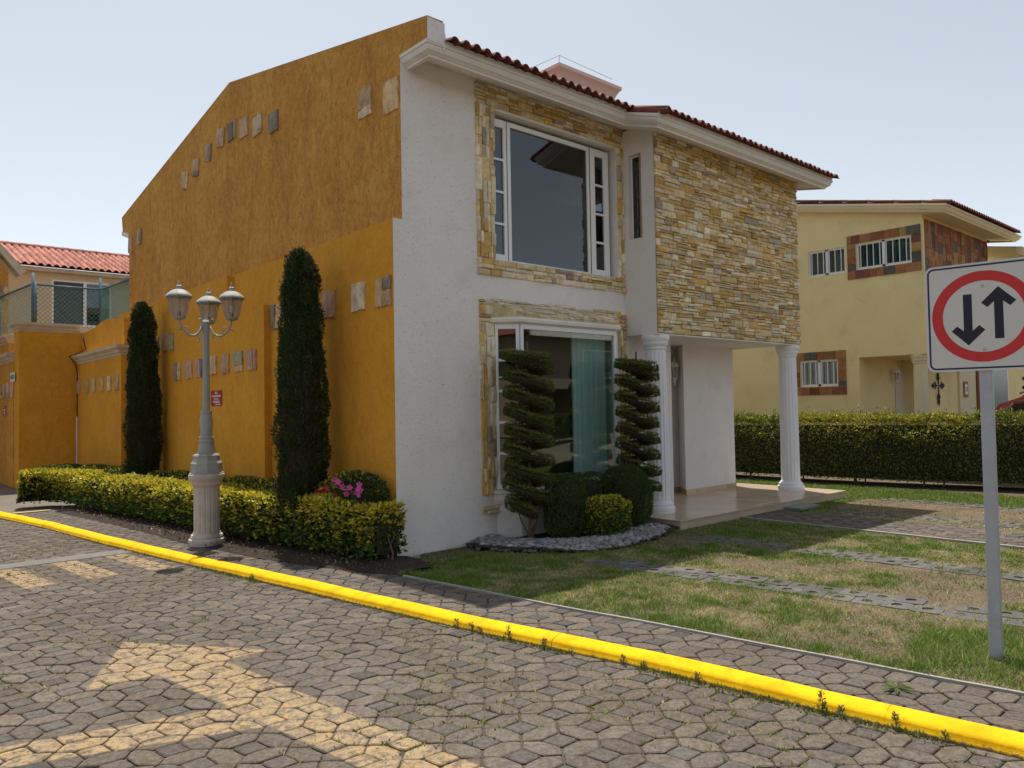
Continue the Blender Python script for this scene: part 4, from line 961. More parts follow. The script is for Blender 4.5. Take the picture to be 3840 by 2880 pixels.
# pale house
ph = thing('pale_house', 'cream house with terracotta tile roof and wide window behind the fence', 'house', (1, 19, 0))
m = MB(); wall_y(m, -1.3, 6, 0, 5.95, 19, 19.2, [(.33,1.95,4.27,5.65)]); m.box(-1.3,-1.1,19.2,24,0,5.95); m.build('wall', mt['palehouse'], ph)
wn = MB(); wn.box(.33,.38,19.02,19.1,4.27,5.65); wn.box(1.18,1.26,19.02,19.1,4.27,5.65); wn.box(1.9,1.95,19.02,19.1,4.27,5.65); wn.box(.38,1.18,19.02,19.1,4.27,4.33); wn.box(.38,1.18,19.02,19.1,5.6,5.65); wn.box(1.26,1.9,19.02,19.1,4.27,4.33); wn.box(1.26,1.9,19.02,19.1,5.6,5.65)
wo = wn.build('window', mt['pvc'], ph); MB().box(.38,1.18,19.07,19.08,4.33,5.6).build('pane', mt['blind'], wo); MB().box(1.26,1.9,19.07,19.08,4.33,5.6).build('pane', mt['glass'], wo); MB().box(1.26,1.9,19.13,19.15,4.33,5.6).build('curtain', mt['blind'], wo)
m = MB(); m.add([(-1.3,18.62,5.93),(6.2,18.62,5.93),(6.2,21.6,6.92),(-1.3,21.6,6.92)], [(0,1,2,3)]); m.box(-1.1,6.2,18.70,19.0,5.82,5.93); prf = m.build('roof', mt['cream_trim'], ph)
for kk in (.85, 1, 1.15):
    pass
TMP = []
for kk in (.82, 1, 1.18):
    me = tile_mesh(.42, .332, 'roof_tile', np.array((1,1,1))*kk); me.materials.clear(); me.materials.append(mt['tile_light']); me.transform(Matrix.Diagonal((1.36, 1, 1.3, 1)).to_4x4()); TMP.append(me)
for i in range(26):
    for j in range(8): put(TMP[rng.integers(3)], (-1.0+i*.2, 18.56+j*.385, 5.97+j*.385*.345), prf)
for i in range(14): MB().tube([(-1.25+i*.42,21.55,6.99),(-.80+i*.42,21.55,7.02)], [.13,.115], 10).build('ridge_tile', mt['tile_light'], prf, smooth=True)
# chain-link fences
def chain(name, label, P, Q, z0a, z0b, z1a, z1b, pitch=.10, posts=((0, 1),)):
    t = thing(name, label, 'fence', (P[0], P[1], min(z0a, z0b)), 'chain link fences above the orange wall')
    P, Q = np.array(P), np.array(Q); L = np.linalg.norm(Q-P); d = (Q-P)/L
    V, F = [], []; m = MB()
    def at(s, z): q = P+d*s; return (q[0], q[1], z)
    n = int((L+1.4)/pitch); r = .005
    for sg in (1, -1):
        for k in range(n):
            s0 = k*pitch-1.4 if sg > 0 else k*pitch
            pts = []
            for tt in np.linspace(0, 1, 2):
                pass
            h0 = z0a; H1 = max(z1a, z1b)-min(z0a, z0b); zb = min(z0a, z0b)
            sa, sb, za, zb_ = s0, s0+sg*H1, zb, zb+H1
            # clip in s
            def lerp(sv): return za+(sv-sa)/(sb-sa)*(zb_-za)
            lo, hi = max(0, min(sa, sb)), min(L, max(sa, sb))
            if hi-lo < .02: continue
            p0, p1 = (lo, lerp(lo)), (hi, lerp(hi))
            # clip to sloping top and bottom
            top = lambda sv: z1a+(z1b-z1a)*sv/L; bot = lambda sv: z0a+(z0b-z0a)*sv/L
            ss = np.linspace(p0[0], p1[0], 24); zz = np.linspace(p0[1], p1[1], 24); ok = (zz <= top(ss)+.07) & (zz >= bot(ss))
            if ok.sum() < 2: continue
            i0, i1 = np.where(ok)[0][[0, -1]]
            m.tube([at(ss[i0], zz[i0]), at(ss[i1], zz[i1])], r, 3, cap=False)
    m.build('wire_mesh', mt['fence'], t)
    m = MB().tube([at(0, z1a), at(L, z1b)], .024, 8); m.build('rail', mt['fencepost'], t, smooth=True)
    for s, top in posts: MB().tube([at(s*L, min(z0a, z0b)), at(s*L, (z1a+(z1b-z1a)*s)+top)], .035, 8).build('post', mt['fencepost'], t, smooth=True)
chain('mesh_fence', 'front chain link fence panel with dark rail before the pale window', (-1.08,13.25), (.27,13.25), 3.65, 3.65, 4.60, 4.60, posts=((0,.06),(1,.28)))
chain('mesh_fence', 'left chain link fence panel running back from the corner post', (-1.45,15.6), (-1.12,13.3), 3.6, 3.6, 4.55, 4.62, posts=((0,.02),(1,.25)))
chain('mesh_fence', 'green chain link fence panel beside the orange gable wall', (.27,13.2), (.16,10.36), 3.0, 2.9, 4.60, 4.45, pitch=.09, posts=())
# ================================================================== STREET LAMP
LX, LY = -1.13, 2.46
lp = thing('street_lamp', 'grey three lantern street lamp on a fluted cast stone pedestal', 'street lamp', (LX, LY, 0))
ped = MB().lathe([(.152,.10),(.150,.16),(.148,.70)], (LX,LY,0), 60, mod=lambda k, z: 1-.05*max(0, math.sin(2*math.pi*k/60*15))).build('pedestal', mt['lampstone'], lp)
smooth_by_angle(MB().lathe([(.205,0),(.208,.03),(.212,.05),(.205,.072),(.185,.08),(.180,.09),(.188,.10),(.180,.125),(.162,.13),(.158,.15)], (LX,LY,0), 40).build('pedestal_base', mt['lampstone'], ped), 40)
smooth_by_angle(MB().lathe([(.150,.70),(.165,.715),(.175,.73),(.180,.75),(.178,.765),(.190,.78),(.205,.80),(.210,.825),(.205,.85),(.19,.857),(.195,.87),(.0,.872)], (LX,LY,0), 40).build('pedestal_capital', mt['lampstone'], ped), 40)
MB().lathe([(.182,.872),(.182,.985),(.172,1.0),(.160,1.015),(.150,1.06),(.158,1.075),(.145,1.095),(.12,1.10)], (LX,LY,0), 8, rot=R(22.5)+.1).build('iron_base', mt['lampmetal'], lp)
smooth_by_angle(MB().lathe([(.105,1.10),(.11,1.115),(.088,1.22),(.086,1.235),(.094,1.24),(.094,1.262),(.086,1.268),(.084,1.285),(.09,1.29),(.09,1.30),(.072,1.31),(.069,1.36),(.078,1.50),(.066,1.56),(.062,1.585),(.071,1.59),(.071,1.615),(.05,1.62)], (LX,LY,0), 24, mod=lambda k, z: 1-.03*(k % 2)).build('lower_shaft', mt['lampmetal'], lp), 50)
MB().lathe([(.043,1.60),(.041,2.60)], (LX,LY,0), 24, mod=lambda k, z: 1-.08*(k % 2)).build('post', mt['lampmetal'], lp)
MB().lathe([(.052,2.585),(.052,2.60),(.045,2.605),(.045,2.69),(.052,2.695),(.056,2.71),(.035,2.735),(.02,2.74),(.024,2.755),(.012,2.765),(.016,2.775),(.003,2.81)], (LX,LY,0), 8).build('arm_hub', mt['lampmetal'], lp)
los = Vector((LX-CAMP[0], LY-CAMP[1], 0)).normalized(); rt = Vector((los.y, -los.x, 0))
for nm, ang in (('left', 208), ('right', -28), ('rear', 84)):
    dv = rt*math.cos(R(ang))+los*math.sin(R(ang)); Rr = .335
    P = lambda s, z: (LX+dv.x*s, LY+dv.y*s, z)
    arm = MB().tube([P(.045,2.66),P(.07,2.61),P(.10,2.565),P(.15,2.535),P(.20,2.535),P(.25,2.56),P(.29,2.60),P(.32,2.66),P(Rr,2.74)], [.013,.013,.013,.013,.013,.013,.012,.012,.012], 8).build('arm', mt['lampmetal'], lp, smooth=True)
    for pts in ([P(.23,2.55),P(.215,2.60),P(.225,2.635),P(.25,2.64),P(.262,2.625)], [P(.11,2.55),P(.085,2.51),P(.09,2.47),P(.115,2.465),P(.12,2.48)], [P(.29,2.60),P(.32,2.605),P(.345,2.595),P(.36,2.575)], [P(.05,2.72),P(.075,2.745),P(.10,2.735),P(.105,2.71)]):
        MB().tube(pts, [.008]*(len(pts)-2)+[.006,.004], 6).build('scroll', mt['lampmetal'], arm, smooth=True)
    c = (LX+dv.x*Rr, LY+dv.y*Rr, 0)
    lan = MB().lathe([(.03,2.715),(.06,2.725),(.078,2.74),(.082,2.752),(.07,2.755)], c, 8).build('lantern', mt['lampmetal'], lp)
    MB().lathe([(.150,2.985),(.150,3.0),(.143,3.012),(.125,3.03),(.085,3.065),(.04,3.08),(.026,3.085),(.03,3.10),(.036,3.118),(.022,3.13),(.012,3.14),(.016,3.15),(.01,3.16),(.013,3.17),(.004,3.19)], c, 8, rot=R(22.5)).build('lantern_roof', mt['lampmetal'], lan)
    gp = [(.140,2.985),(.118,2.95),(.104,2.90),(.098,2.85),(.088,2.79),(.072,2.755)]
    smooth_by_angle(MB().lathe(gp, c, 8, rot=R(22.5)).build('lantern_glass', mt['lampglass'], lan), 20)
    for k in range(8):
        a = R(22.5)+k*math.pi/4; MB().tube([(c[0]+r*1.01*math.cos(a), c[1]+r*1.01*math.sin(a), z) for r, z in gp], .0042, 5).build('rib', mt['lampmetal'], lan)
    MB().lathe([(.022,2.755),(.022,2.81),(.012,2.815)], c, 10).build('socket', mt['lampdark'], lan)
    if nm != 'left': MB().lathe([(.014,2.81),(.02,2.83),(.018,2.86),(.021,2.87),(.018,2.90),(.004,2.91)], c, 10).build('bulb', mt['bulb'], lan, smooth=True)
# ================================================================== PLANTS
def cypress(x, y, h, rad, label, n=52000):
    t = thing('cypress', label, 'tree', (x, y, 0), 'columnar cypresses against the orange wall')
    MB().tube([(x,y,0),(x+.01,y,.5),(x,y,h*.85)], [.06,.05,.015], 8).build('trunk', mt['bark'], t)
    def prof(u): return np.interp(u, [0,.06,.18,.32,.5,.7,.86,.93,.975,1], [.60,.86,.98,1.0,.95,.83,.70,.58,.38,.06])
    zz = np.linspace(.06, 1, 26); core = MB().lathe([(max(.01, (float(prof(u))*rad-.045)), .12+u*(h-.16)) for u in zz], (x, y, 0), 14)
    core.build('shade_core', mt['core'], t, smooth=True)  # dark solid, shade between the needles put in as colour
    ns_ = 260; us = rng.random(ns_); ts = rng.uniform(0, 6.28, ns_)       # stray shoots
    Ps = np.repeat(np.stack([x+prof(us)*rad*np.cos(ts), y+prof(us)*rad*np.sin(ts), .12+us*(h-.13)], 1), 5, axis=0); Ns = np.repeat(np.stack([np.cos(ts)*.7, np.sin(ts)*.7, np.full(ns_, .8)], 1), 5, axis=0)
    Ps = Ps+unit(Ns)*np.tile(np.linspace(0, .055, 5), ns_)[:, None]; leaves('shoots', Ps, Ns, rng.uniform(.025, .045, ns_*5), .009, pick([(.06,.10,.03),(.085,.12,.035)], [1,1], ns_*5), mt['needle'], t, up=.3, spread=.5)
    u = rng.random(n)**.95; th_ = rng.uniform(0, 2*math.pi, n)
    bump = .065*(fbm(th_*2.2+7, u*h*2.4, 1.3, 51)-.5)*2+.045*(vnoise(th_*5, u*h*7, 1, 52)-.5)*2
    r_ = prof(u)*rad+bump-np.abs(rng.normal(size=n))*.028; z = .12+u*(h-.13)
    P = np.stack([x+r_*np.cos(th_), y+r_*np.sin(th_), z], 1); N = np.stack([np.cos(th_)*.6, np.sin(th_)*.6, np.full(n, .55)], 1)
    brn = fbm(th_*1.5, z*1.6, 1.2, 61) > .55
    T = pick([(.050,.080,.027),(.034,.058,.020),(.078,.105,.032),(.062,.072,.036)], [3,3,1.5,1], n, .2)
    nb = int(brn.sum()); T[brn] = np.where(rng.random((nb, 1)) < .45, pick([(.075,.05,.04),(.06,.05,.03)], [1,1], nb), T[brn])
    leaves('foliage', P, N, rng.uniform(.025, .05, n), rng.uniform(.008, .014, n), T, mt['needle'], t, up=.35, spread=.7)
cypress(-.46, 7.35, 3.56, .275, 'farther slimmer dark columnar cypress beside the lamp post')
cypress(-.44, 1.32, 3.50, .285, 'nearer dark columnar cypress against the orange wall')
def surf_box(path, wd, z0, z1, n, ends=True, dep=.03, bump=.05, seed=3, rnd=.0, bs=2.2):
    """points and outward normals on the surface of a clipped hedge that follows a plan path"""
    P = np.array(path, float); L = np.r_[0, np.cumsum(np.hypot(*np.diff(P, axis=0).T))]; tot = L[-1]; h = z1-z0
    w = np.array([wd*tot, h*tot, h*tot, h*wd if ends else 0, h*wd if ends else 0]); f = rng.choice(5, n, p=w/w.sum())
    s = rng.random(n)*tot; s = np.where(f == 3, 0, np.where(f == 4, tot, s)); a = rng.uniform(-1, 1, n)*wd/2; z = rng.uniform(z0, z1, n)
    side = np.where(f == 1, -1, 1); a = np.where((f == 1) | (f == 2), side*wd/2, a); z = np.where(f == 0, z1, z)
    cx = np.interp(s, L, P[:, 0]); cy = np.interp(s, L, P[:, 1]); e = 1e-2
    dx = np.interp(np.minimum(s+e, tot), L, P[:, 0])-np.interp(np.maximum(s-e, 0), L, P[:, 0]); dy = np.interp(np.minimum(s+e, tot), L, P[:, 1])-np.interp(np.maximum(s-e, 0), L, P[:, 1])
    l = np.hypot(dx, dy); dx, dy = dx/l, dy/l; nx, ny = dy, -dx
    N = np.stack([np.where(f == 0, 0, np.where(f > 2, np.where(f == 3, -dx, dx), nx*side)), np.where(f == 0, 0, np.where(f > 2, np.where(f == 3, -dy, dy), ny*side)), np.where(f == 0, 1.0, .12)], 1)
    edge = (f != 0) & (rng.random(n) < .16); z = np.where(edge, z1-.05*rng.random(n), z); N[edge, 2] = rng.uniform(.3, 1.1, int(edge.sum()))
    Q = np.stack([cx+nx*a, cy+ny*a, z], 1)
    rr_ = min(.26, h*.25); sh = np.where(f == 0, 1-.8*rr_/wd, 1.0); Q[:, 0] = cx+nx*a*sh; Q[:, 1] = cy+ny*a*sh; top = np.clip((z-(z1-rr_))/rr_, 0, 1)**2*(f != 0)
    Q[:, :2] -= N[:, :2]*(top*rr_*.55)[:, None]
    Q[:, 2] += (fbm(cx*1.5, cy*1.5, 1.6, seed+9)-.5)*bump*1.2*np.clip((z-z0)/h, 0, 1)
    b = (fbm(s*1.0+a*2+f*9.1, z*2+a, bs, seed)-.5)*2*bump-np.abs(rng.normal(size=n))*dep
    return Q+N*b[:, None], N, s/tot, f
def hedge_obj(t, path, wd, z0, z1, n, pal, wts, ls, ws, seed=3, bump=.05, topcol=None, core_in=.07, mat='leaf', dep=.03, yel=None, spread=.8):
    P, N, s, f = surf_box(path, wd, z0, z1, n, True, dep, bump, seed)
    T = pick(pal, wts, n)
    if yel is not None:                          # young yellow leaves where the hedge gets most light and growth
        k = rng.random(n) < yel(P, f); T[k] = pick(topcol, [1]*len(topcol), int(k.sum()), .15)
    leaves('foliage', P, N, rng.uniform(*ls, n), rng.uniform(*ws, n), T, mt[mat], t, spread=spread)
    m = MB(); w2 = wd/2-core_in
    m.sweep([tuple(p) for p in path], [(-w2,z0+.02),(w2,z0+.02),(w2,z1-core_in),(-w2,z1-core_in)]); m.add([(path[0][0],path[0][1],z0+.03)]*3, [(0,1,2)]); m.build('shade_core', mt['core'], t)  # dark box standing in for the shade inside the hedge
GY = [(.62,.54,.045),(.50,.48,.05),(.68,.56,.07)]
t = thing('front_hedge', 'low clipped yellow green hedge along the sidewalk', 'hedge', (-.8, 4, 0))
HP = [(-.24,-.20),(-.36,.6),(-.56,1.8),(-.76,3.7),(-1.03,5.9),(-1.36,8.2),(-1.55,8.62),(-2.08,8.72)]
hedge_obj(t, HP, .44, .09, .60, 31000, [(.10,.16,.028),(.07,.115,.022),(.16,.22,.035),(.045,.07,.02)], [3,3,2,1.5], (.042,.066), (.026,.038), 3, .055, GY,
          yel=lambda P, f: np.clip(.30+.6*(P[:, 2]-.30)/.30, .06, .85)*np.clip(1.25-.5*vnoise(P[:, 1], P[:, 2]*2, 2.5, 77), .3, 1.2))
for k in range(34):
    y = rng.uniform(-.2, 8.2); x = float(np.interp(y, [p[1] for p in HP], [p[0] for p in HP]))+rng.normal()*.06
    if k < 6: y = -.28+k*.06; x = -.26+rng.normal()*.04
    MB().tube([(x, y, -.01), (x+rng.normal()*.03, y+rng.normal()*.03, .12), (x+rng.normal()*.07, y+rng.normal()*.07, .3)], [.013,.010,.006], 5).build('stem', mt['bark'], t)
def shrub(name, label, c, rx, ry, h, n, pal, wts, ls=(.02,.035), ws=(.012,.02), power=2.4, z0=.05, mat='leaf', group=None, bump=.04, seed=1, yel=None, rz=0.0):
    t = thing(name, label, 'shrub', (c[0], c[1], 0), group)
    u = unit(rng.normal(size=(n, 3))); k = (np.abs(u)**power).sum(1)**(-1/power); Q = u*k[:, None]
    b = 1+(fbm(np.arctan2(u[:, 1], u[:, 0])*2+seed, u[:, 2]*3, 1.4, seed)-.5)*2*bump/min(rx, ry)-np.abs(rng.normal(size=n))*.07
    X_, Y_ = Q[:, 0]*rx*b, Q[:, 1]*ry*b; cz, sz = math.cos(rz), math.sin(rz)
    P = np.stack([c[0]+X_*cz-Y_*sz, c[1]+X_*sz+Y_*cz, z0+(h-z0)/2+Q[:, 2]*(h-z0)/2*np.minimum(b, 1.03)], 1)
    P[:, 2] = np.maximum(P[:, 2], .01); N = unit(u*np.array([1/rx, 1/ry, 2/h])); T = pick(pal, wts, n)
    if yel is not None: kk = rng.random(n) < yel(P); T[kk] = pick(GY, [1,1,1], int(kk.sum()), .15)
    leaves('foliage', P, N, rng.uniform(*ls, n), rng.uniform(*ws, n), T, mt[mat], t)
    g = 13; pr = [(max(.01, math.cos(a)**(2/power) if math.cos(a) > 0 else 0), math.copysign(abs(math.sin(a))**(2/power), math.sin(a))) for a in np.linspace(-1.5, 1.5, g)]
    m = MB().lathe([(r*.80, z*(h-z0)*.40) for r, z in pr], (0,0,0), 14); m.v = [(c[0]+v[0]*rx*cz-v[1]*ry*sz, c[1]+v[0]*rx*sz+v[1]*ry*cz, z0+(h-z0)*.5+v[2]) for v in m.v]; m.build('shade_core', mt['core'], t, smooth=True)  # dark solid standing in for the shade inside the shrub
    for j in range(4): a = j*1.6+seed; MB().tube([(c[0]+.05*math.cos(a), c[1]+.05*math.sin(a), -.01), (c[0]+.09*math.cos(a), c[1]+.09*math.sin(a), h*.4)], [.014,.007], 5).build('stem', mt['bark'], t)
    return t
GD = [(.07,.115,.025),(.045,.08,.02),(.10,.145,.03),(.06,.075,.03)]
BS = [(-.34,2.35,.26,.55,.71,'yellowish shrub behind the hedge, left of the nearer cypress'),(-.32,3.35,.25,.55,.68,'dark shrub behind the hedge, right of the lamp pedestal'),(-.34,4.6,.25,.6,.66,'green shrub against the wall behind the lamp pedestal'),(-.36,5.7,.25,.6,.64,'shrub behind the hedge, left of the lamp pedestal'),(-.40,6.5,.24,.4,.60,'shrub just right of the far cypress foot'),(-.55,8.5,.28,.6,.60,'shrub left of the far cypress behind the hedge'),(-.62,9.8,.3,.7,.58,'shrub below the stone row of the boundary wall'),(-1.15,10.9,.35,.6,.55,'leafy shrub in front of the tall wall pier'),(-.75,11.6,.35,.7,.52,'farthest shrub in the corner of the orange walls')]
for x, y, rx, ry, h, lb in BS: shrub('wall_shrub', lb, (x, y), rx, ry, h, 5200, GD, [3,3,2,1], (.03,.05), (.018,.028), 3.2, group='shrubs along the orange wall', bump=.06, seed=int(y*7), yel=lambda P: np.clip((P[:, 2]-.45)*1.5, 0, .38))
az = shrub('azalea', 'azalea bush with pink and red flowers at the white wall corner', (-.20, .62), .21, .60, .88, 9500, [(.06,.10,.028),(.045,.075,.022),(.09,.13,.03)], [3,2,2], (.03,.055), (.016,.026), 3.0, bump=.06, seed=5, yel=lambda P: np.clip((P[:, 1]-.35)*1.0+.1, .05, .45)*(P[:, 2] > .4))
def flower(parent, c, col, r=.036):
    m = MB(); n = Vector((CAMP[0]-c[0], CAMP[1]-c[1], .9)).normalized(); n = (n+Vector(rng.normal(size=3))*.35).normalized(); a = n.orthogonal().normalized(); b = n.cross(a)
    for k in range(5):
        an = k*2*math.pi/5; d = a*math.cos(an)+b*math.sin(an); e = n.cross(d); cc = Vector(c)
        m.add([cc, cc+d*r*.6+e*r*.42+n*r*.28, cc+d*r*1.1+n*r*.2, cc+d*r*.6-e*r*.42+n*r*.28], [(0,1,2,3)], np.array(col)*(1+rng.normal()*.1))
    m.build('flower', mt['petal'], parent)
PKc, RDc = (.72,.12,.42), (.62,.05,.045)
for y, z, col in [(.42,.83,PKc),(.36,.81,PKc),(.30,.79,PKc),(.36,.85,PKc),(.16,.78,PKc),(.17,.73,PKc),(.14,.71,PKc),(-.04,.81,PKc),(-.02,.78,PKc),(-.03,.74,PKc),(.0,.73,PKc),(.66,.74,RDc),(.78,.70,RDc),(.86,.71,RDc),(.41,.69,RDc),(.72,.69,RDc)]:
    flower(az, (-.42+rng.normal()*.015, y*1.1+.08+rng.normal()*.02, z+rng.normal()*.02), col)
# pebble bed with topiary in front of the bay window --------------------------------
m = MB(); xs = np.linspace(.85, 3.6, 34); ys = np.linspace(-1.42, .02, 20)
XX, YY = np.meshgrid(xs, ys); IN = pip(XX, YY, BED)
for j in range(19):
    for i in range(33):
        if IN[j:j+2, i:i+2].any():
            m.add([(XX[a, b], YY[a, b], .012+.045*float(np.clip(1.5*(1-abs(YY[a, b]+.6)/.9), 0, 1))+.012*float(vnoise(XX[a, b], YY[a, b], 7, 2))) for a, b in ((j, i), (j, i+1), (j+1, i+1), (j+1, i))], [(0,1,2,3)])
m.build('bed_soil', mt['soil'], None, smooth=True, kind='structure')
ico = None
bm_v = []
phi = (1+5**.5)/2
iv = np.array([(-1,phi,0),(1,phi,0),(-1,-phi,0),(1,-phi,0),(0,-1,phi),(0,1,phi),(0,-1,-phi),(0,1,-phi),(phi,0,-1),(phi,0,1),(-phi,0,-1),(-phi,0,1)]); iv = iv/np.linalg.norm(iv[0])
ifc = [(0,11,5),(0,5,1),(0,1,7),(0,7,10),(0,10,11),(1,5,9),(5,11,4),(11,10,2),(10,7,6),(7,1,8),(3,9,4),(3,4,2),(3,2,6),(3,6,8),(3,8,9),(4,9,5),(2,4,11),(6,2,10),(8,6,7),(9,8,1)]
vl = list(map(tuple, iv)); ed_c = {}; f2 = []
def midp(a, b):
    k = (min(a, b), max(a, b))
    if k not in ed_c: q = np.array(vl[a])+np.array(vl[b]); vl.append(tuple(q/np.linalg.norm(q))); ed_c[k] = len(vl)-1
    return ed_c[k]
for a, b, c in ifc:
    ab, bc, ca = midp(a, b), midp(b, c), midp(c, a); f2 += [(a,ab,ca),(b,bc,ab),(c,ca,bc),(ab,bc,ca)]
iv = np.array(vl); ifc = np.array(f2)
fl = np.array(BED[:-1]); fL = np.r_[0, np.cumsum(np.hypot(*np.diff(fl, axis=0).T))]
npb = 2000; s = rng.random(npb)*fL[-1]; bxp = np.interp(s, fL, fl[:, 0]); byp = np.interp(s, fL, fl[:, 1])
inn = rng.random(npb)*.46; nx_, ny_ = 2.3-bxp, -.1-byp; l = np.hypot(nx_, ny_); px, py = bxp+nx_/l*inn, byp+ny_/l*inn
px = np.where(px < 3.5, px, 3.5)
sz = rng.uniform(.018, .036, npb); pz = .016+.055*np.clip(np.sin(np.clip(inn/.46, 0, 1)*math.pi*.75), 0, 1)+rng.uniform(0, .022, npb)
sc3 = np.stack([sz*rng.uniform(.9, 1.4, npb), sz*rng.uniform(.8, 1.1, npb), sz*rng.uniform(.55, .8, npb)], 1); th_ = rng.uniform(0, 6.28, npb)
vv = iv[None]*sc3[:, None, :]; cs, sn = np.cos(th_)[:, None], np.sin(th_)[:, None]
vv = np.stack([vv[..., 0]*cs-vv[..., 1]*sn, vv[..., 0]*sn+vv[..., 1]*cs, vv[..., 2]], -1)+np.stack([px, py, pz], 1)[:, None, :]
Fp = (ifc[None]+(np.arange(npb)*len(iv))[:, None, None]).reshape(-1, 3)
Tp = np.repeat(pick([(.30,.295,.29),(.22,.22,.225),(.38,.375,.365),(.29,.245,.21),(.17,.17,.175),(.44,.43,.41)], [4,3,2,1.5,2,1], npb, .1), len(iv), axis=0)
big_mesh('pebbles', vv.reshape(-1, 3), Fp, Tp, mt['pebble'], None, smooth=True, kind='stuff', label='band of grey river pebbles around the planting bed', cat='pebbles')
def spiral(x, y, z0, z1, Rr, tiers, label, ph, n=36000):
    t = thing('spiral_topiary', label, 'topiary', (x, y, 0), 'spiral topiaries by the bay window')
    MB().tube([(x,y,-.02),(x+.015,y,.3),(x,y,z1-.05)], [.032,.028,.012], 7).build('trunk', mt['bark'], t)
    for k in range(3): MB().tube([(x,y,.05+k*.02),(x+.10*math.cos(k*2.1),y+.10*math.sin(k*2.1),.25),(x+.16*math.cos(k*2.1),y+.16*math.sin(k*2.1),z0+.02)], [.016,.012,.007], 6).build('branch', mt['bark'], t)
    pitch_ = (z1-z0)/tiers; Hh = pitch_*.62
    top = rng.random(n) < .36; th_ = rng.uniform(0, 2*math.pi*tiers, n)
    r_ = np.sqrt(rng.random(n)); r_ = np.where(top, np.maximum(r_, .15), r_); taper = np.interp(th_/(2*math.pi*tiers), [0,.06,.9,1], [.9,1,.98,.92])
    zt = z0+pitch_*np.minimum(th_/(2*math.pi), tiers-1.0)+.02
    prof_ = 1-r_**2.2
    bmp = (vnoise(th_*3, r_*3, 1.3, 5)-.5)*.03
    z = np.where(top, zt+bmp+rng.normal(size=n)*.008, zt-.02-Hh*np.where(rng.random(n) < .45, rng.random(n)*.55, .50+.50*(1-r_))*1.0+bmp)
    sidew = ~top & (z > zt-.02-Hh*.55); r_ = np.where(sidew, 1-.05*rng.random(n), r_)
    rr = r_*Rr*taper+(vnoise(th_*2, z*6, 1.5, 8)-.5)*.03
    a = ph-th_
    P = np.stack([x+rr*np.cos(a), y+rr*np.sin(a), z], 1)
    P[:, 2] -= .034*((P[:, 0]-x)*.748-(P[:, 1]-y)*.664)/Rr
    N = np.where(top[:, None], np.stack([np.cos(a)*.25, np.sin(a)*.25, np.full(n, 1.0)], 1), np.stack([np.cos(a)*(.35+r_), np.sin(a)*(.35+r_), -.45*prof_+.2], 1))
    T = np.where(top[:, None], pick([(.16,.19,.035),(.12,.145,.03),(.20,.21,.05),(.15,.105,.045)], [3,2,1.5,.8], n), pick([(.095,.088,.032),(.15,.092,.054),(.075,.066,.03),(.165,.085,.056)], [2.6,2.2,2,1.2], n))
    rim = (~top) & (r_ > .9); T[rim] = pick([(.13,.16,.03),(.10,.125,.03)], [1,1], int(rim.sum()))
    ok = z < z1+.1
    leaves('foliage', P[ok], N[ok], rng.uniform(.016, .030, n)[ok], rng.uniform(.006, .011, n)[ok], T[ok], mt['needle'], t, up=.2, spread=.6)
    # dark core of each turn, painted shade behind the leaves
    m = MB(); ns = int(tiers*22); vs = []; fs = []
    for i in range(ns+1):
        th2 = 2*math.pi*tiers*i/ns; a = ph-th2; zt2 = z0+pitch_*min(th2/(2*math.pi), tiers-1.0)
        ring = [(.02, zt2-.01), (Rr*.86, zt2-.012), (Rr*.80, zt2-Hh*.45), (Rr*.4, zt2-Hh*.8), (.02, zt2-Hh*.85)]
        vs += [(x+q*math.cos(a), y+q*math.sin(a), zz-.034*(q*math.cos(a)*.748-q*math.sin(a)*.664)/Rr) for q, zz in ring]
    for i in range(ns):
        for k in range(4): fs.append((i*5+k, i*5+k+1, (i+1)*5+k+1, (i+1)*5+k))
    m.add(vs, fs); m.build('shade_core', mt['core'], t, smooth=True)
spiral(1.53, -.46, .42, 2.42, .295, 9.3, 'left spiral topiary in front of the bay window', R(250))
spiral(3.32, -.62, .42, 2.35, .28, 9.3, 'right spiral topiary in front of the white porch column', R(230))
BX = [(.085,.145,.034),(.058,.105,.027),(.115,.175,.042),(.08,.09,.04)]
shrub('box_shrub', 'upright clipped dark shrub right of the left spiral topiary', (1.92,-.66), .27, .24, .80, 17000, BX, [3,3,2,1], (.014,.024), (.008,.013), 3.4, bump=.02, seed=4, rz=.7, group='clipped shrubs in the pebble bed')
shrub('box_shrub', 'low clipped shrub between the upright and the domed shrub', (2.44,-.48), .42, .20, .76, 14000, BX, [3,3,2,1], (.014,.024), (.008,.013), 3.2, bump=.03, seed=6, group='clipped shrubs in the pebble bed')
shrub('box_shrub', 'domed round clipped shrub left of the porch column', (2.96,-.70), .33, .30, .84, 21000, BX, [3,3,2,1], (.014,.024), (.008,.013), 2.5, bump=.02, seed=8, group='clipped shrubs in the pebble bed')
shrub('euonymus_shrub', 'small yellow leaved shrub at the front of the pebble bed', (2.32,-.93), .34, .17, .52, 4200, [(.10,.16,.03),(.07,.115,.022),(.14,.2,.035)], [3,2,2], (.028,.045), (.018,.028), 3.0, bump=.03, seed=9, rz=.0, yel=lambda P: np.clip((P[:, 2]-.2)*2.2, .05, .75))
# ================================================================== ROAD SIGN
ang = math.atan2(-.989, .148)
sg = thing('traffic_sign', 'square two way traffic sign with red ring on a grey post', 'road sign', (.81, -5.44, 0), rotz=ang)
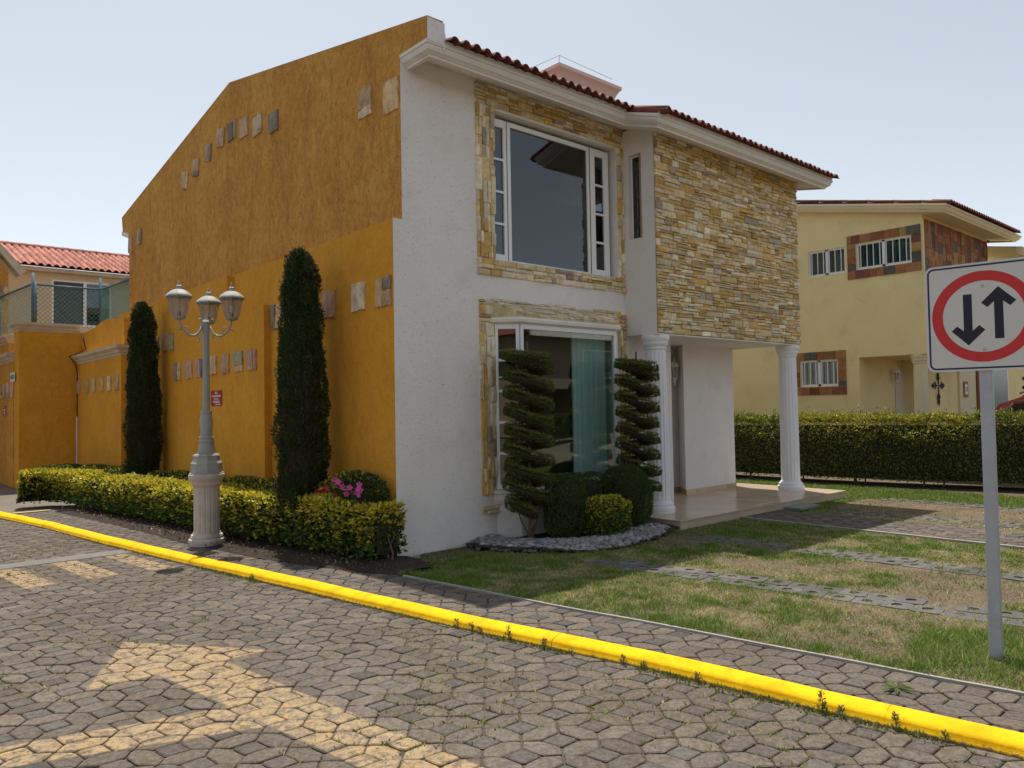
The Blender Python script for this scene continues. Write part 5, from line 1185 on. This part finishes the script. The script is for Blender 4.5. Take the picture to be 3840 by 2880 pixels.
# local: +x along the plate to the viewer's right, plate faces local -y ... (normal towards the street)
m = MB(); m.box(-.035,.035,-.03,.03,-.05,2.44); m.build('post', mt['galv'], sg, local=True, bevel=.006)
F4 = TY(0, -.036, 2.115)
rplate(MB(), .635, .675, .045, .004, 6).xf(F4).build('plate', mt['signwhite'], sg, local=True)
def flat(poly, z, mat, nm):
    m = MB(); m.prism(poly, 'z', z, z+.0008); m.xf(F4); return m.build(nm, mat, sg, local=True)
def ringmesh(outer, inner, z, mat, nm):
    n = len(outer); m = MB(); m.add([(x, y, z) for x, y in outer]+[(x, y, z) for x, y in inner], [(i, (i+1) % n, n+(i+1) % n, n+i) for i in range(n)]); m.xf(F4); return m.build(nm, mat, sg, local=True)
def rr_pts(w, h, r, seg=6):
    p = []
    for cx, cy, a0 in ((w/2-r,h/2-r,0),(-w/2+r,h/2-r,90),(-w/2+r,-h/2+r,180),(w/2-r,-h/2+r,270)):
        for k in range(seg+1): a = R(a0+90*k/seg); p.append((cx+r*math.cos(a), cy+r*math.sin(a)))
    return p
ringmesh(rr_pts(.61,.65,.038), rr_pts(.588,.628,.028), .0048, mt['signnavy'], 'border')
cir = lambda r, n=72: [(r*math.cos(2*math.pi*k/n), r*math.sin(2*math.pi*k/n)) for k in range(n)]
ringmesh(cir(.283), cir(.222), .0048, mt['signred'], 'ring')
def arrow(cx, up):
    s = 1 if up else -1; y0 = .012 if up else -.012
    pts = [(-.024,-.155),(.024,-.155),(.024,.075),(.060,.042),(.092,.072),(0,.165),(-.092,.072),(-.060,.042),(-.024,.075)]
    m = MB(); n = len(pts); m.add([(cx+x, y0+s*y, .0050) for x, y in pts], [(0,1,2,8)]+[(2,3,4,5),(8,2,5),(8,5,6,7)]); m.xf(F4); m.build('arrow', mt['signblack'], sg, local=True)
arrow(-.083, False); arrow(.083, True)
for yy in (.19, -.205): m = MB(); m.lathe([(.009,.004),(.009,.007),(.004,.010)], (.0, yy, 0), 10); m.xf(F4); m.build('bolt', mt['galv'], sg, local=True)
# ================================================================== YELLOW HOUSE
X0, Y0 = 12.5, -.84
yh = thing('yellow_house', 'pale yellow two storey house with slate framed windows and columns', 'house', (X0, Y0, 0))
def wall_x(mb, y0, y1, z0, z1, x0, x1, holes):
    ys = sorted({y0, y1, *[h[0] for h in holes], *[h[1] for h in holes]}); zs = sorted({z0, z1, *[h[2] for h in holes], *[h[3] for h in holes]})
    for a, b in zip(ys[:-1], ys[1:]):
        for c, d in zip(zs[:-1], zs[1:]):
            if not any(h[0] < (a+b)/2 < h[1] and h[2] < (c+d)/2 < h[3] for h in holes): mb.box(x0, x1, a, b, c, d)
    return mb
wins = [(.80,1.68,4.50,5.09),(-.61,.55,4.52,5.10),(1.05,1.94,1.96,2.56)]
m = MB(); wall_x(m, -.84, 6, 0, 5.36, X0, X0+.2, wins+[(-.84,.56,0,2.57)]); m.prism([(-.84,5.36),(6,5.36),(6,6.98),(-.84,5.53)], 'x', X0, X0+.2); m.build('side_wall', mt['yellowhouse'], yh)
m = MB(); m.box(X0+.2,16.5,-.84,-.64,2.57,5.5); m.build('front_wall', mt['yellowhouse'], yh)
m = MB(); m.box(X0+.2,14.35,.56,.7,0,2.6); m.box(14.35,15.6,.62,.76,0,2.6); m.box(14.92,24,.0,.2,0,2.6); m.box(14.92,15.1,.2,.62,0,2.6); m.box(X0+.2,16.4,-.64,1.4,2.575,2.7); m.build('porch_wall', mt['yellowhouse'], yh)
m = MB(); m.box(16.5,24,.0,.2,2.6,5.0); m.build('main_front_wall', mt['yellowhouse'], yh)
MB().box(X0,16.4,-.95,.6,-.05,.12).build('porch_floor', mt['marble'], yh)
dr = MB().box(14.42,15.0,.57,.619,.12,2.28).build('door', mt['door'], yh); MB().lathe([(.02,0),(.03,.02),(.02,.04)], (14.50,.55,1.15), 8).build('handle', mt['iron'], dr)
fluted(X0+.19, -.65, .12, 2.57, .15, 48, 14, mt['yellowtrim'], yh)
mt['teal_shade'] = M('dark_teal_blind', (.07, .14, .14), (.04, .08, .085), .7, 9, stretch=(1, 1, .05))
def barred(y0, y1, z0, z1, nb, curt):
    f = MB(); t_ = .035; x_ = X0+.03
    for a, b, c, d in ((y0,y0+t_,z0,z1),(y1-t_,y1,z0,z1),((y0+y1)/2-.03,(y0+y1)/2+.03,z0,z1),(y0+t_,y1-t_,z0,z0+t_*1.5),(y0+t_,y1-t_,z1-t_,z1)): f.box(x_,x_+.05,a,b,c,d)
    w = f.build('window', mt['pvc'], yh)
    MB().box(x_+.03,x_+.035,y0,(y0+y1)/2,z0,z1).build('pane', mt['glass_low'], w); MB().box(x_+.036,x_+.041,(y0+y1)/2,y1,z0,z1).build('pane', mt['glass_low'], w)
    MB().box(X0+.17,X0+.19,y0-.02,y1+.02,z0-.02,z1+.02).build('curtain', mt[curt], w)
    for k in range(nb):
        yy = y0+(k+.7)*(y1-y0)/(nb+.4); MB().tube([(X0+.005,yy,z0+.03),(X0+.005,yy,z1-.03)], .010, 6).build('security_bar', mt['column'], w)
barred(*wins[0], 6, 'pane_curtain'); barred(*wins[1], 8, 'teal_shade'); barred(*wins[2], 6, 'teal_shade')
SLC = [(.40,.17,.07),(.45,.22,.09),(.32,.12,.06),(.13,.13,.11),(.42,.26,.10),(.26,.10,.08),(.36,.19,.10)]
def slab_x(y0, y1, z0, z1): 
    d = rng.uniform(.015, .03); m = MB(); q = [(y0+.004,z0+.004),(y1-.004,z0+.004),(y1-.004,z1-.004),(y0+.004,z1-.004)]
    vs = [(X0+.002, y, z) for y, z in q]+[(X0-d+rng.normal()*.002, y+rng.normal()*.003, z+rng.normal()*.003) for y, z in q]
    m.add(vs, [(k, (k+1) % 4, 4+(k+1) % 4, 4+k) for k in range(4)]+[(4,5,6,7)], np.array(SLC[rng.choice(7, p=[.2,.2,.15,.15,.12,.08,.1])])*(1+rng.normal()*.1)); m.build('slate_tile', mt['slate'], yh)
def frame_tiles(y0, y1, z0, z1, b):
    Y0_, Y1_, Z0_, Z1_ = y0-b, y1+b, z0-b, z1+b
    for zz0, zz1 in ((Z0_, z0), (z1, Z1_)):
        y = Y0_
        while y < Y1_-.01:
            w = min(rng.uniform(.14, .32), Y1_-y); w = Y1_-y if Y1_-y-w < .08 else w; slab_x(y, y+w, zz0, zz1); y += w
    for yy0, yy1 in ((Y0_, y0), (y1, Y1_)):
        z = z0
        while z < z1-.01:
            h = min(rng.uniform(.12, .28), z1-z); h = z1-z if z1-z-h < .07 else h; slab_x(yy0, yy1, z, z+h); z += h
frame_tiles(-.62,.56,4.51,5.11,.19); frame_tiles(1.04,1.95,1.95,2.57,.19)
x = X0+.03
while x < 16.45:
    w = rng.uniform(.16, .3); z = 4.28
    while z < 5.40:
        h = rng.uniform(.16, .34); m = MB(); d = rng.uniform(.012, .03); z2 = min(z+h, 5.42)
        m.box(x+.003, min(x+w, 16.5)-.003, -.84-d, -.838, z+.003, z2-.003, np.array(SLC[rng.choice(7, p=[.2,.2,.15,.15,.12,.08,.1])])*(1+rng.normal()*.1)); m.build('slate_tile', mt['slate'], yh); z += h
    x += w
MB().box(X0-.025,X0+.03,-.866,-.84,4.25,5.42).build('corner_trim', mt['yellowtrim'], yh)
yc = [(-.02,0),(.0,-.005),(.03,-.005),(.035,.02),(.06,.03),(.09,.06),(.10,.09),(.12,.095),(.12,.14),(-.02,.15)]
pth = [(X0-.18,6,6.92-.0),(X0-.18,-1.3,5.42),(17.0,-1.3,5.42),(17.0,-.7,5.5)]
smooth_by_angle(MB().sweep([(a, b, c) for a, b, c in pth], yc).build('cornice', mt['yellowtrim'], yh), 30)
m = MB(); m.add([(X0-.2,-1.32,5.43),(17,-1.32,5.43),(17,-.8,5.52),(X0-.2,-.8,5.52)], [(0,1,2,3)]); m.add([(X0-.2,-1.32,5.425),(X0+.1,-.9,5.47),(X0+.1,6,6.9),(X0-.2,6,6.9)], [(0,1,2,3)]); m.build('soffit', mt['yellowtrim'], yh)
m = MB(); m.add([(X0-.28,-1.42,5.56),(17.1,-1.42,5.56),(17.1,5,6.95),(X0-.28,5,6.95)], [(0,1,2,3)]); yr = m.build('roof', mt['tile'], yh)
for i in range(31): put(TM[rng.integers(3)], (X0-.2+i*TW, -1.50, 5.585), yr)
for j in range(9): MB().tube([(X0-.25, -1.48+j*.55, 5.575+j*.119), (X0-.25, -.90+j*.55, 5.715+j*.119)], [.036,.030], 8).build('verge_tile', mt['tile'], yr, smooth=True)
m = MB(); m.sweep([(16.4,-1.5,-.38),(21,-1.5,-.38)], [(a, 5.42+b) for a, b in yc]); m.add([(16.4,-1.62,5.18),(21,-1.62,5.18),(21,.2,5.5),(16.4,.2,5.5)], [(0,1,2,3)]); m.build('lower_eave', mt['yellowtrim'], yh)
for i in range(26): put(TM[rng.integers(3)], (17.2+i*TW, -1.68, 5.20), yr)
MB().box(16.78,17.95,-.05,-.001,0,2.6).build('pilaster', mt['yellowtrim'], yh); MB().tube([(18.06,-.06,.1),(18.06,-.06,4.9)], .045, 8).build('downpipe', mt['plate'], yh, smooth=True)
bwf = MB(); bwf.box(18.75,20.75,-.02,.02,.9,2.9); ybw = bwf.build('front_window', mt['pvc'], yh); MB().box(18.85,20.65,-.035,-.022,1.0,2.8).build('pane', mt['glass'], ybw)
m = MB(); m.box(24,28,.1,.3,0,5); m.build('end_wall', mt['yellowhouse'], yh)
wall_lantern(14.2, .555, 2.1, mt['column'], 'white wall lantern in the yellow house porch', 1.0)
cr = thing('iron_cross', 'black wrought iron cross on the yellow porch wall', 'cross', (15.42, -.005, 1.92))
m = MB(); Yc = -.03
for d, L in (((1,0),.36),((-1,0),.36),((0,1),.30),((0,-1),.46)):
    P = lambda s, o=0.0: (15.42+d[0]*s-d[1]*o, Yc, 1.95+d[1]*s+d[0]*o); m.tube([P(.03), P(L)], .014, 6)
    q = [P(L*.45), P(L*.62, .05), P(L*.72, .035), P(L*.82, .06), P(L*1.08), P(L*.82, -.06), P(L*.72, -.035), P(L*.62, -.05)]
    n = len(q); m.add([(v[0], Yc-.008, v[2]) for v in q]+[(v[0], Yc+.008, v[2]) for v in q], [tuple(range(n)), tuple(range(n, 2*n))[::-1]]+[(i, (i+1) % n, n+(i+1) % n, n+i) for i in range(n)])
    for s_ in (1, -1): m.tube([P(L*.42, .012*s_), P(L*.5, .07*s_), P(L*.62, .09*s_), P(L*.66, .06*s_)], .008, 5)
m.build('cross_body', mt['iron'], cr)
npl = thing('house_number', 'small brown house number plate reading 25 on the yellow wall', 'number plate', (17.16, -.054, 1.85))
MB().box(17.01,17.31,-.072,-.052,1.66,2.06).build('plate', mt['plate'], npl); MB().box(17.08,17.24,-.078,-.0725,1.73,1.99).build('tile', mt['tilewhite'], npl)
text_mesh('25', .17, mt['iron'], npl, Matrix.Translation((-17.16, .054, -1.85)) @ TY(17.16, -.080, 1.86), name='number', width=.11)
# ================================================================== RIGHT HEDGE
t = thing('tall_hedge', 'tall clipped hedge with yellow tips between the lawn and the yellow house', 'hedge', (10.2, 0, 0))
hedge_obj(t, [(10.25,6.5),(10.15,2),(10.2,.5),(10.45,-1),(11.0,-3),(11.6,-5.2)],   .75, .12, 1.30, 85000, [(.14,.20,.04),(.095,.145,.032),(.20,.25,.05),(.16,.115,.06)], [3,2.5,2,1.2], (.036,.060), (.020,.032), 15, .13, [(.48,.42,.05),(.34,.34,.05)], dep=.05, spread=1.0, core_in=.16,
          yel=lambda P, f: np.clip(.10+.75*(P[:, 2]-.8)/.5, .06, .6)*np.where(vnoise(P[:, 1], P[:, 2]*.4, .7, 41) > .45, 1.2, .4))
n = 2600; yy = rng.uniform(-5, 6.3, n); xx = np.interp(yy, [-5.2,-3,-1,.5,2,6.5], [11.6,11,10.45,10.2,10.15,10.25])+rng.uniform(-.36, .36, n)
P = np.stack([xx, yy, 1.28+.16*rng.random(n)**2*vnoise(xx*2, yy*2, 2, 6)*1.6], 1)
leaves('shoots', P, np.tile([0, 0, 1.0], (n, 1)), rng.uniform(.035, .06, n), rng.uniform(.018, .03, n), pick([(.50,.44,.05),(.20,.24,.05),(.12,.16,.03)], [2,2,2], n), mt['leaf'], t)
for k in range(22):
    y = rng.uniform(-4.5, 5); x = float(np.interp(y, [-5.2,-3,-1,.5,2,6.5], [11.6,11,10.45,10.2,10.15,10.25]))-.12
    MB().tube([(x, y, -.01), (x+rng.normal()*.03, y+rng.normal()*.05, .2), (x+rng.normal()*.08, y+rng.normal()*.1, .5)], [.02,.015,.01], 5).build('stem', mt['bark'], t)
m = MB(); m.sweep([(10.25,6.5),(10.15,2),(10.2,.5),(10.45,-1),(11.0,-3),(11.6,-5.2)], [(-.45,.0),(-.40,.02),(.40,.02),(.47,.0)]); m.build('hedge_soil', mt['soil'], None, kind='structure')
# ================================================================== RED CAR behind the hedge
CX, CY = 13.28, -3.85
car = thing('red_car', 'red sport utility car parked behind the tall hedge at the right edge', 'car', (CX, CY, 0))
def loft(secs, mat, nm, closed=True):
    m = MB(); k = len(secs[0]); vs = [p for s in secs for p in s]; fs = [(j*k+i, j*k+(i+1) % k, (j+1)*k+(i+1) % k, (j+1)*k+i) for j in range(len(secs)-1) for i in range(k)]
    fs += [tuple(range(k))[::-1], tuple(range((len(secs)-1)*k, len(secs)*k))]; m.add(vs, fs); return m.build(nm, mat, car)
def sec(y, zb, zt, wb, wt_): return [(CX-wb, CY+y, zb), (CX-wt_, CY+y, (zb+zt)/2), (CX-wt_*.97, CY+y, zt), (CX+wt_*.97, CY+y, zt), (CX+wt_, CY+y, (zb+zt)/2), (CX+wb, CY+y, zb)]
smooth_by_angle(loft([sec(2.3,.45,.80,.70,.78), sec(2.2,.32,.98,.82,.90), sec(1.2,.28,1.08,.86,.94), sec(-1.0,.28,1.12,.86,.95), sec(-2.1,.32,1.12,.84,.92), sec(-2.3,.5,1.05,.74,.84)], mt['carpaint'], 'body'), 50)
sc_ = lambda y, z, w: [(CX-w[0], CY+y, 1.05), (CX-w[1], CY+y, z-.08), (CX-w[1]+.10, CY+y, z), (CX+w[1]-.10, CY+y, z), (CX+w[1], CY+y, z-.08), (CX+w[0], CY+y, 1.05)]
smooth_by_angle(loft([sc_(2.05,1.12,(.80,.74)), sc_(1.75,1.50,(.86,.72)), sc_(1.2,1.70,(.88,.72)), sc_(.0,1.76,(.89,.73)), sc_(-.6,1.72,(.89,.73)), sc_(-1.4,1.12,(.86,.76))], mt['carpaint'], 'cabin'), 40)
for s_ in (-1, 1):
    def win(pts, nm, mat, o=.012): MB().add([(CX+s_*(.885-.25*(z-1.12)+o), CY+y, z) for y, z in pts], [tuple(range(len(pts)))]).build(nm, mat, car)
    win([(1.72,1.18),(1.45,1.50),(.95,1.60),(.80,1.18)], 'side_window', mt['cardark']); win([(.76,1.18),(.90,1.60),(-.1,1.64),(-.15,1.18)], 'side_window', mt['cardark']); win([(-.19,1.18),(-.14,1.64),(-.6,1.60),(-1.15,1.18)], 'side_window', mt['cardark'])
    P = lambda y, z: (CX+s_*(.89-.25*(z-1.12)+.018), CY+y, z)
    MB().tube([P(-1.18,1.165), P(1.75,1.165), P(1.47,1.52), P(.9,1.625)], .013, 6).build('window_trim', mt['chrome'], car)
    MB().tube([(CX+s_*.62, CY+1.4, 1.70), (CX+s_*.62, CY+1.2, 1.80), (CX+s_*.62, CY-.3, 1.83), (CX+s_*.62, CY-.5, 1.76)], .02, 6).build('roof_rail', mt['chrome'], car, smooth=True)
    for yw in (1.35, -1.4):
        w = MB().lathe([(.20,-.1),(.33,-.1),(.35,-.06),(.35,.06),(.33,.1),(.20,.1)], (0,0,0), 28); w.xf(Matrix.Translation((CX+s_*.82, CY+yw, .35)) @ Matrix.Rotation(R(90), 4, 'Y')); wo_ = w.build('wheel', mt['rubber'], car, smooth=True)
        r_ = MB().lathe([(.205,-.07),(.205,.09),(.16,.08),(.05,.10),(.0,.10)], (0,0,0), 20); r_.xf(Matrix.Translation((CX+s_*.82, CY+yw, .35)) @ Matrix.Rotation(R(90)*s_, 4, 'Y')); r_.build('rim', mt['chrome'], wo_)
    MB().box(CX+s_*.55-.14, CX+s_*.55+.14, CY+2.22, CY+2.31, .72, .86).build('tail_light', mt['signred'], car, bevel=.02); MB().box(CX+s_*.6-.14, CX+s_*.6+.14, CY-2.28, CY-2.18, .78, .92).build('headlight', mt['chrome'], car, bevel=.02)
# dark spiral topiary in front of the yellow house, right edge
def far_spiral(x, y, label):
    t = thing('spiral_topiary', label, 'topiary', (x, y, 0)); n = 9000
    MB().tube([(x,y,0),(x,y,2.2)], [.04,.02], 6).build('trunk', mt['bark'], t)
    th_ = rng.uniform(0, 16*math.pi, n); r_ = np.sqrt(rng.random(n))*.34; z = .4+th_/(16*math.pi)*1.9-.16*np.sqrt(np.clip(1-(r_/.34)**2, 0, 1))*rng.random(n)
    P = np.stack([x+r_*np.cos(th_), y+r_*np.sin(th_), z], 1); leaves('foliage', P, np.stack([np.cos(th_), np.sin(th_), th_*0+.3], 1), .05, .02, pick([(.03,.04,.015),(.05,.045,.02)], [2,1], n), mt['needle'], t)
far_spiral(18.6, -1.3, 'dark spiral topiary behind the red car at the right edge')
# ================================================================== HOUSE ACROSS THE LAWN (seen mirrored in the windows)
DX, DY = 15.0, -4.0
oh = thing('opposite_house', 'stone clad house across the street mirrored in the bay window', 'house', (28, -25, 0))
m = MB(); m.box(9+DX,13.2+DX,-27+DY,-20+DY,2.6,5.6); m.box(13.2+DX,19+DX,-27+DY,-21+DY,0,5.6); m.box(9.5+DX,13.2+DX,-27+DY,-22.5+DY,0,2.6); m.build('wall', M('brown_stone_wall', (.30,.24,.17), (.20,.16,.12), .9, 8, .5, 40), oh)
m = MB(); m.box(8.5+DX,19.6+DX,-27.5+DY,-19.4+DY,5.6,5.75); m.prism([(-27.5+DY,5.75),(-19.4+DY,5.75),(-23.4+DY,7.2)], 'x', 8.5+DX, 19.6+DX); m.build('roof', mt['tile'], oh)
m = MB(); m.box(8.45+DX,19.65+DX,-19.45+DY,-19.3+DY,5.45,5.72); m.build('cornice', mt['trim'], oh)
for x in (9.3+DX, 12.9+DX): fluted(x, -20.3+DY, 0, 2.6, .16, 32, 8, mt['column'], oh)
for a, b, c, d in ((14.2,17.2,3.3,5.0),(14.2,17.2,.7,2.5)):
    w = MB().box(a+DX,b+DX,-21.0+DY,-20.95+DY,c,d).build('window', mt['pvc'], oh); MB().box(a+.08+DX,b-.08+DX,-20.955+DY,-20.94+DY,c+.08,d-.08).build('pane', mt['cardark'], w)
t = thing('opposite_hedge', 'dark hedge in front of the house across the street', 'hedge', (28, -22.5, 0))
hedge_obj(t, [(14+0,-14.6),(24,-20.6),(36,-21)], .7, .1, 1.2, 7000, GD, [3,3,2,1], (.08,.12), (.05,.08), 25, .08)

# house behind the camera, mirrored in the side panes
bh = thing('rear_street_house', 'tan house down the street mirrored in the side panes', 'house', (-22, -26, 0))
m = MB(); m.box(-32,-13,-34,-22,0,5.4); m.box(-13,-4,-34,-25,0,5.2); m.build('wall', M('tan_stucco', (.34,.26,.16), (.28,.21,.13), .9, 1.5), bh)
m = MB(); m.prism([(-34.6,5.4),(-21.4,5.4),(-28,7.6)], 'x', -32.5, -12.5); m.prism([(-34.6,5.2),(-24.4,5.2),(-29.5,7.0)], 'x', -12.4, -3.5); m.build('roof', mt['tile'], bh)
for a, b, c, d in ((-29,-26,3.2,4.7),(-22,-18,3.2,4.7),(-29,-25,.8,2.4),(-20,-17,.2,2.3)):
    w = MB().box(a,b,-22.0,-21.95,c,d).build('window', mt['pvc'], bh); MB().box(a+.08,b-.08,-21.955,-21.94,c+.08,d-.08).build('pane', mt['cardark'], w)
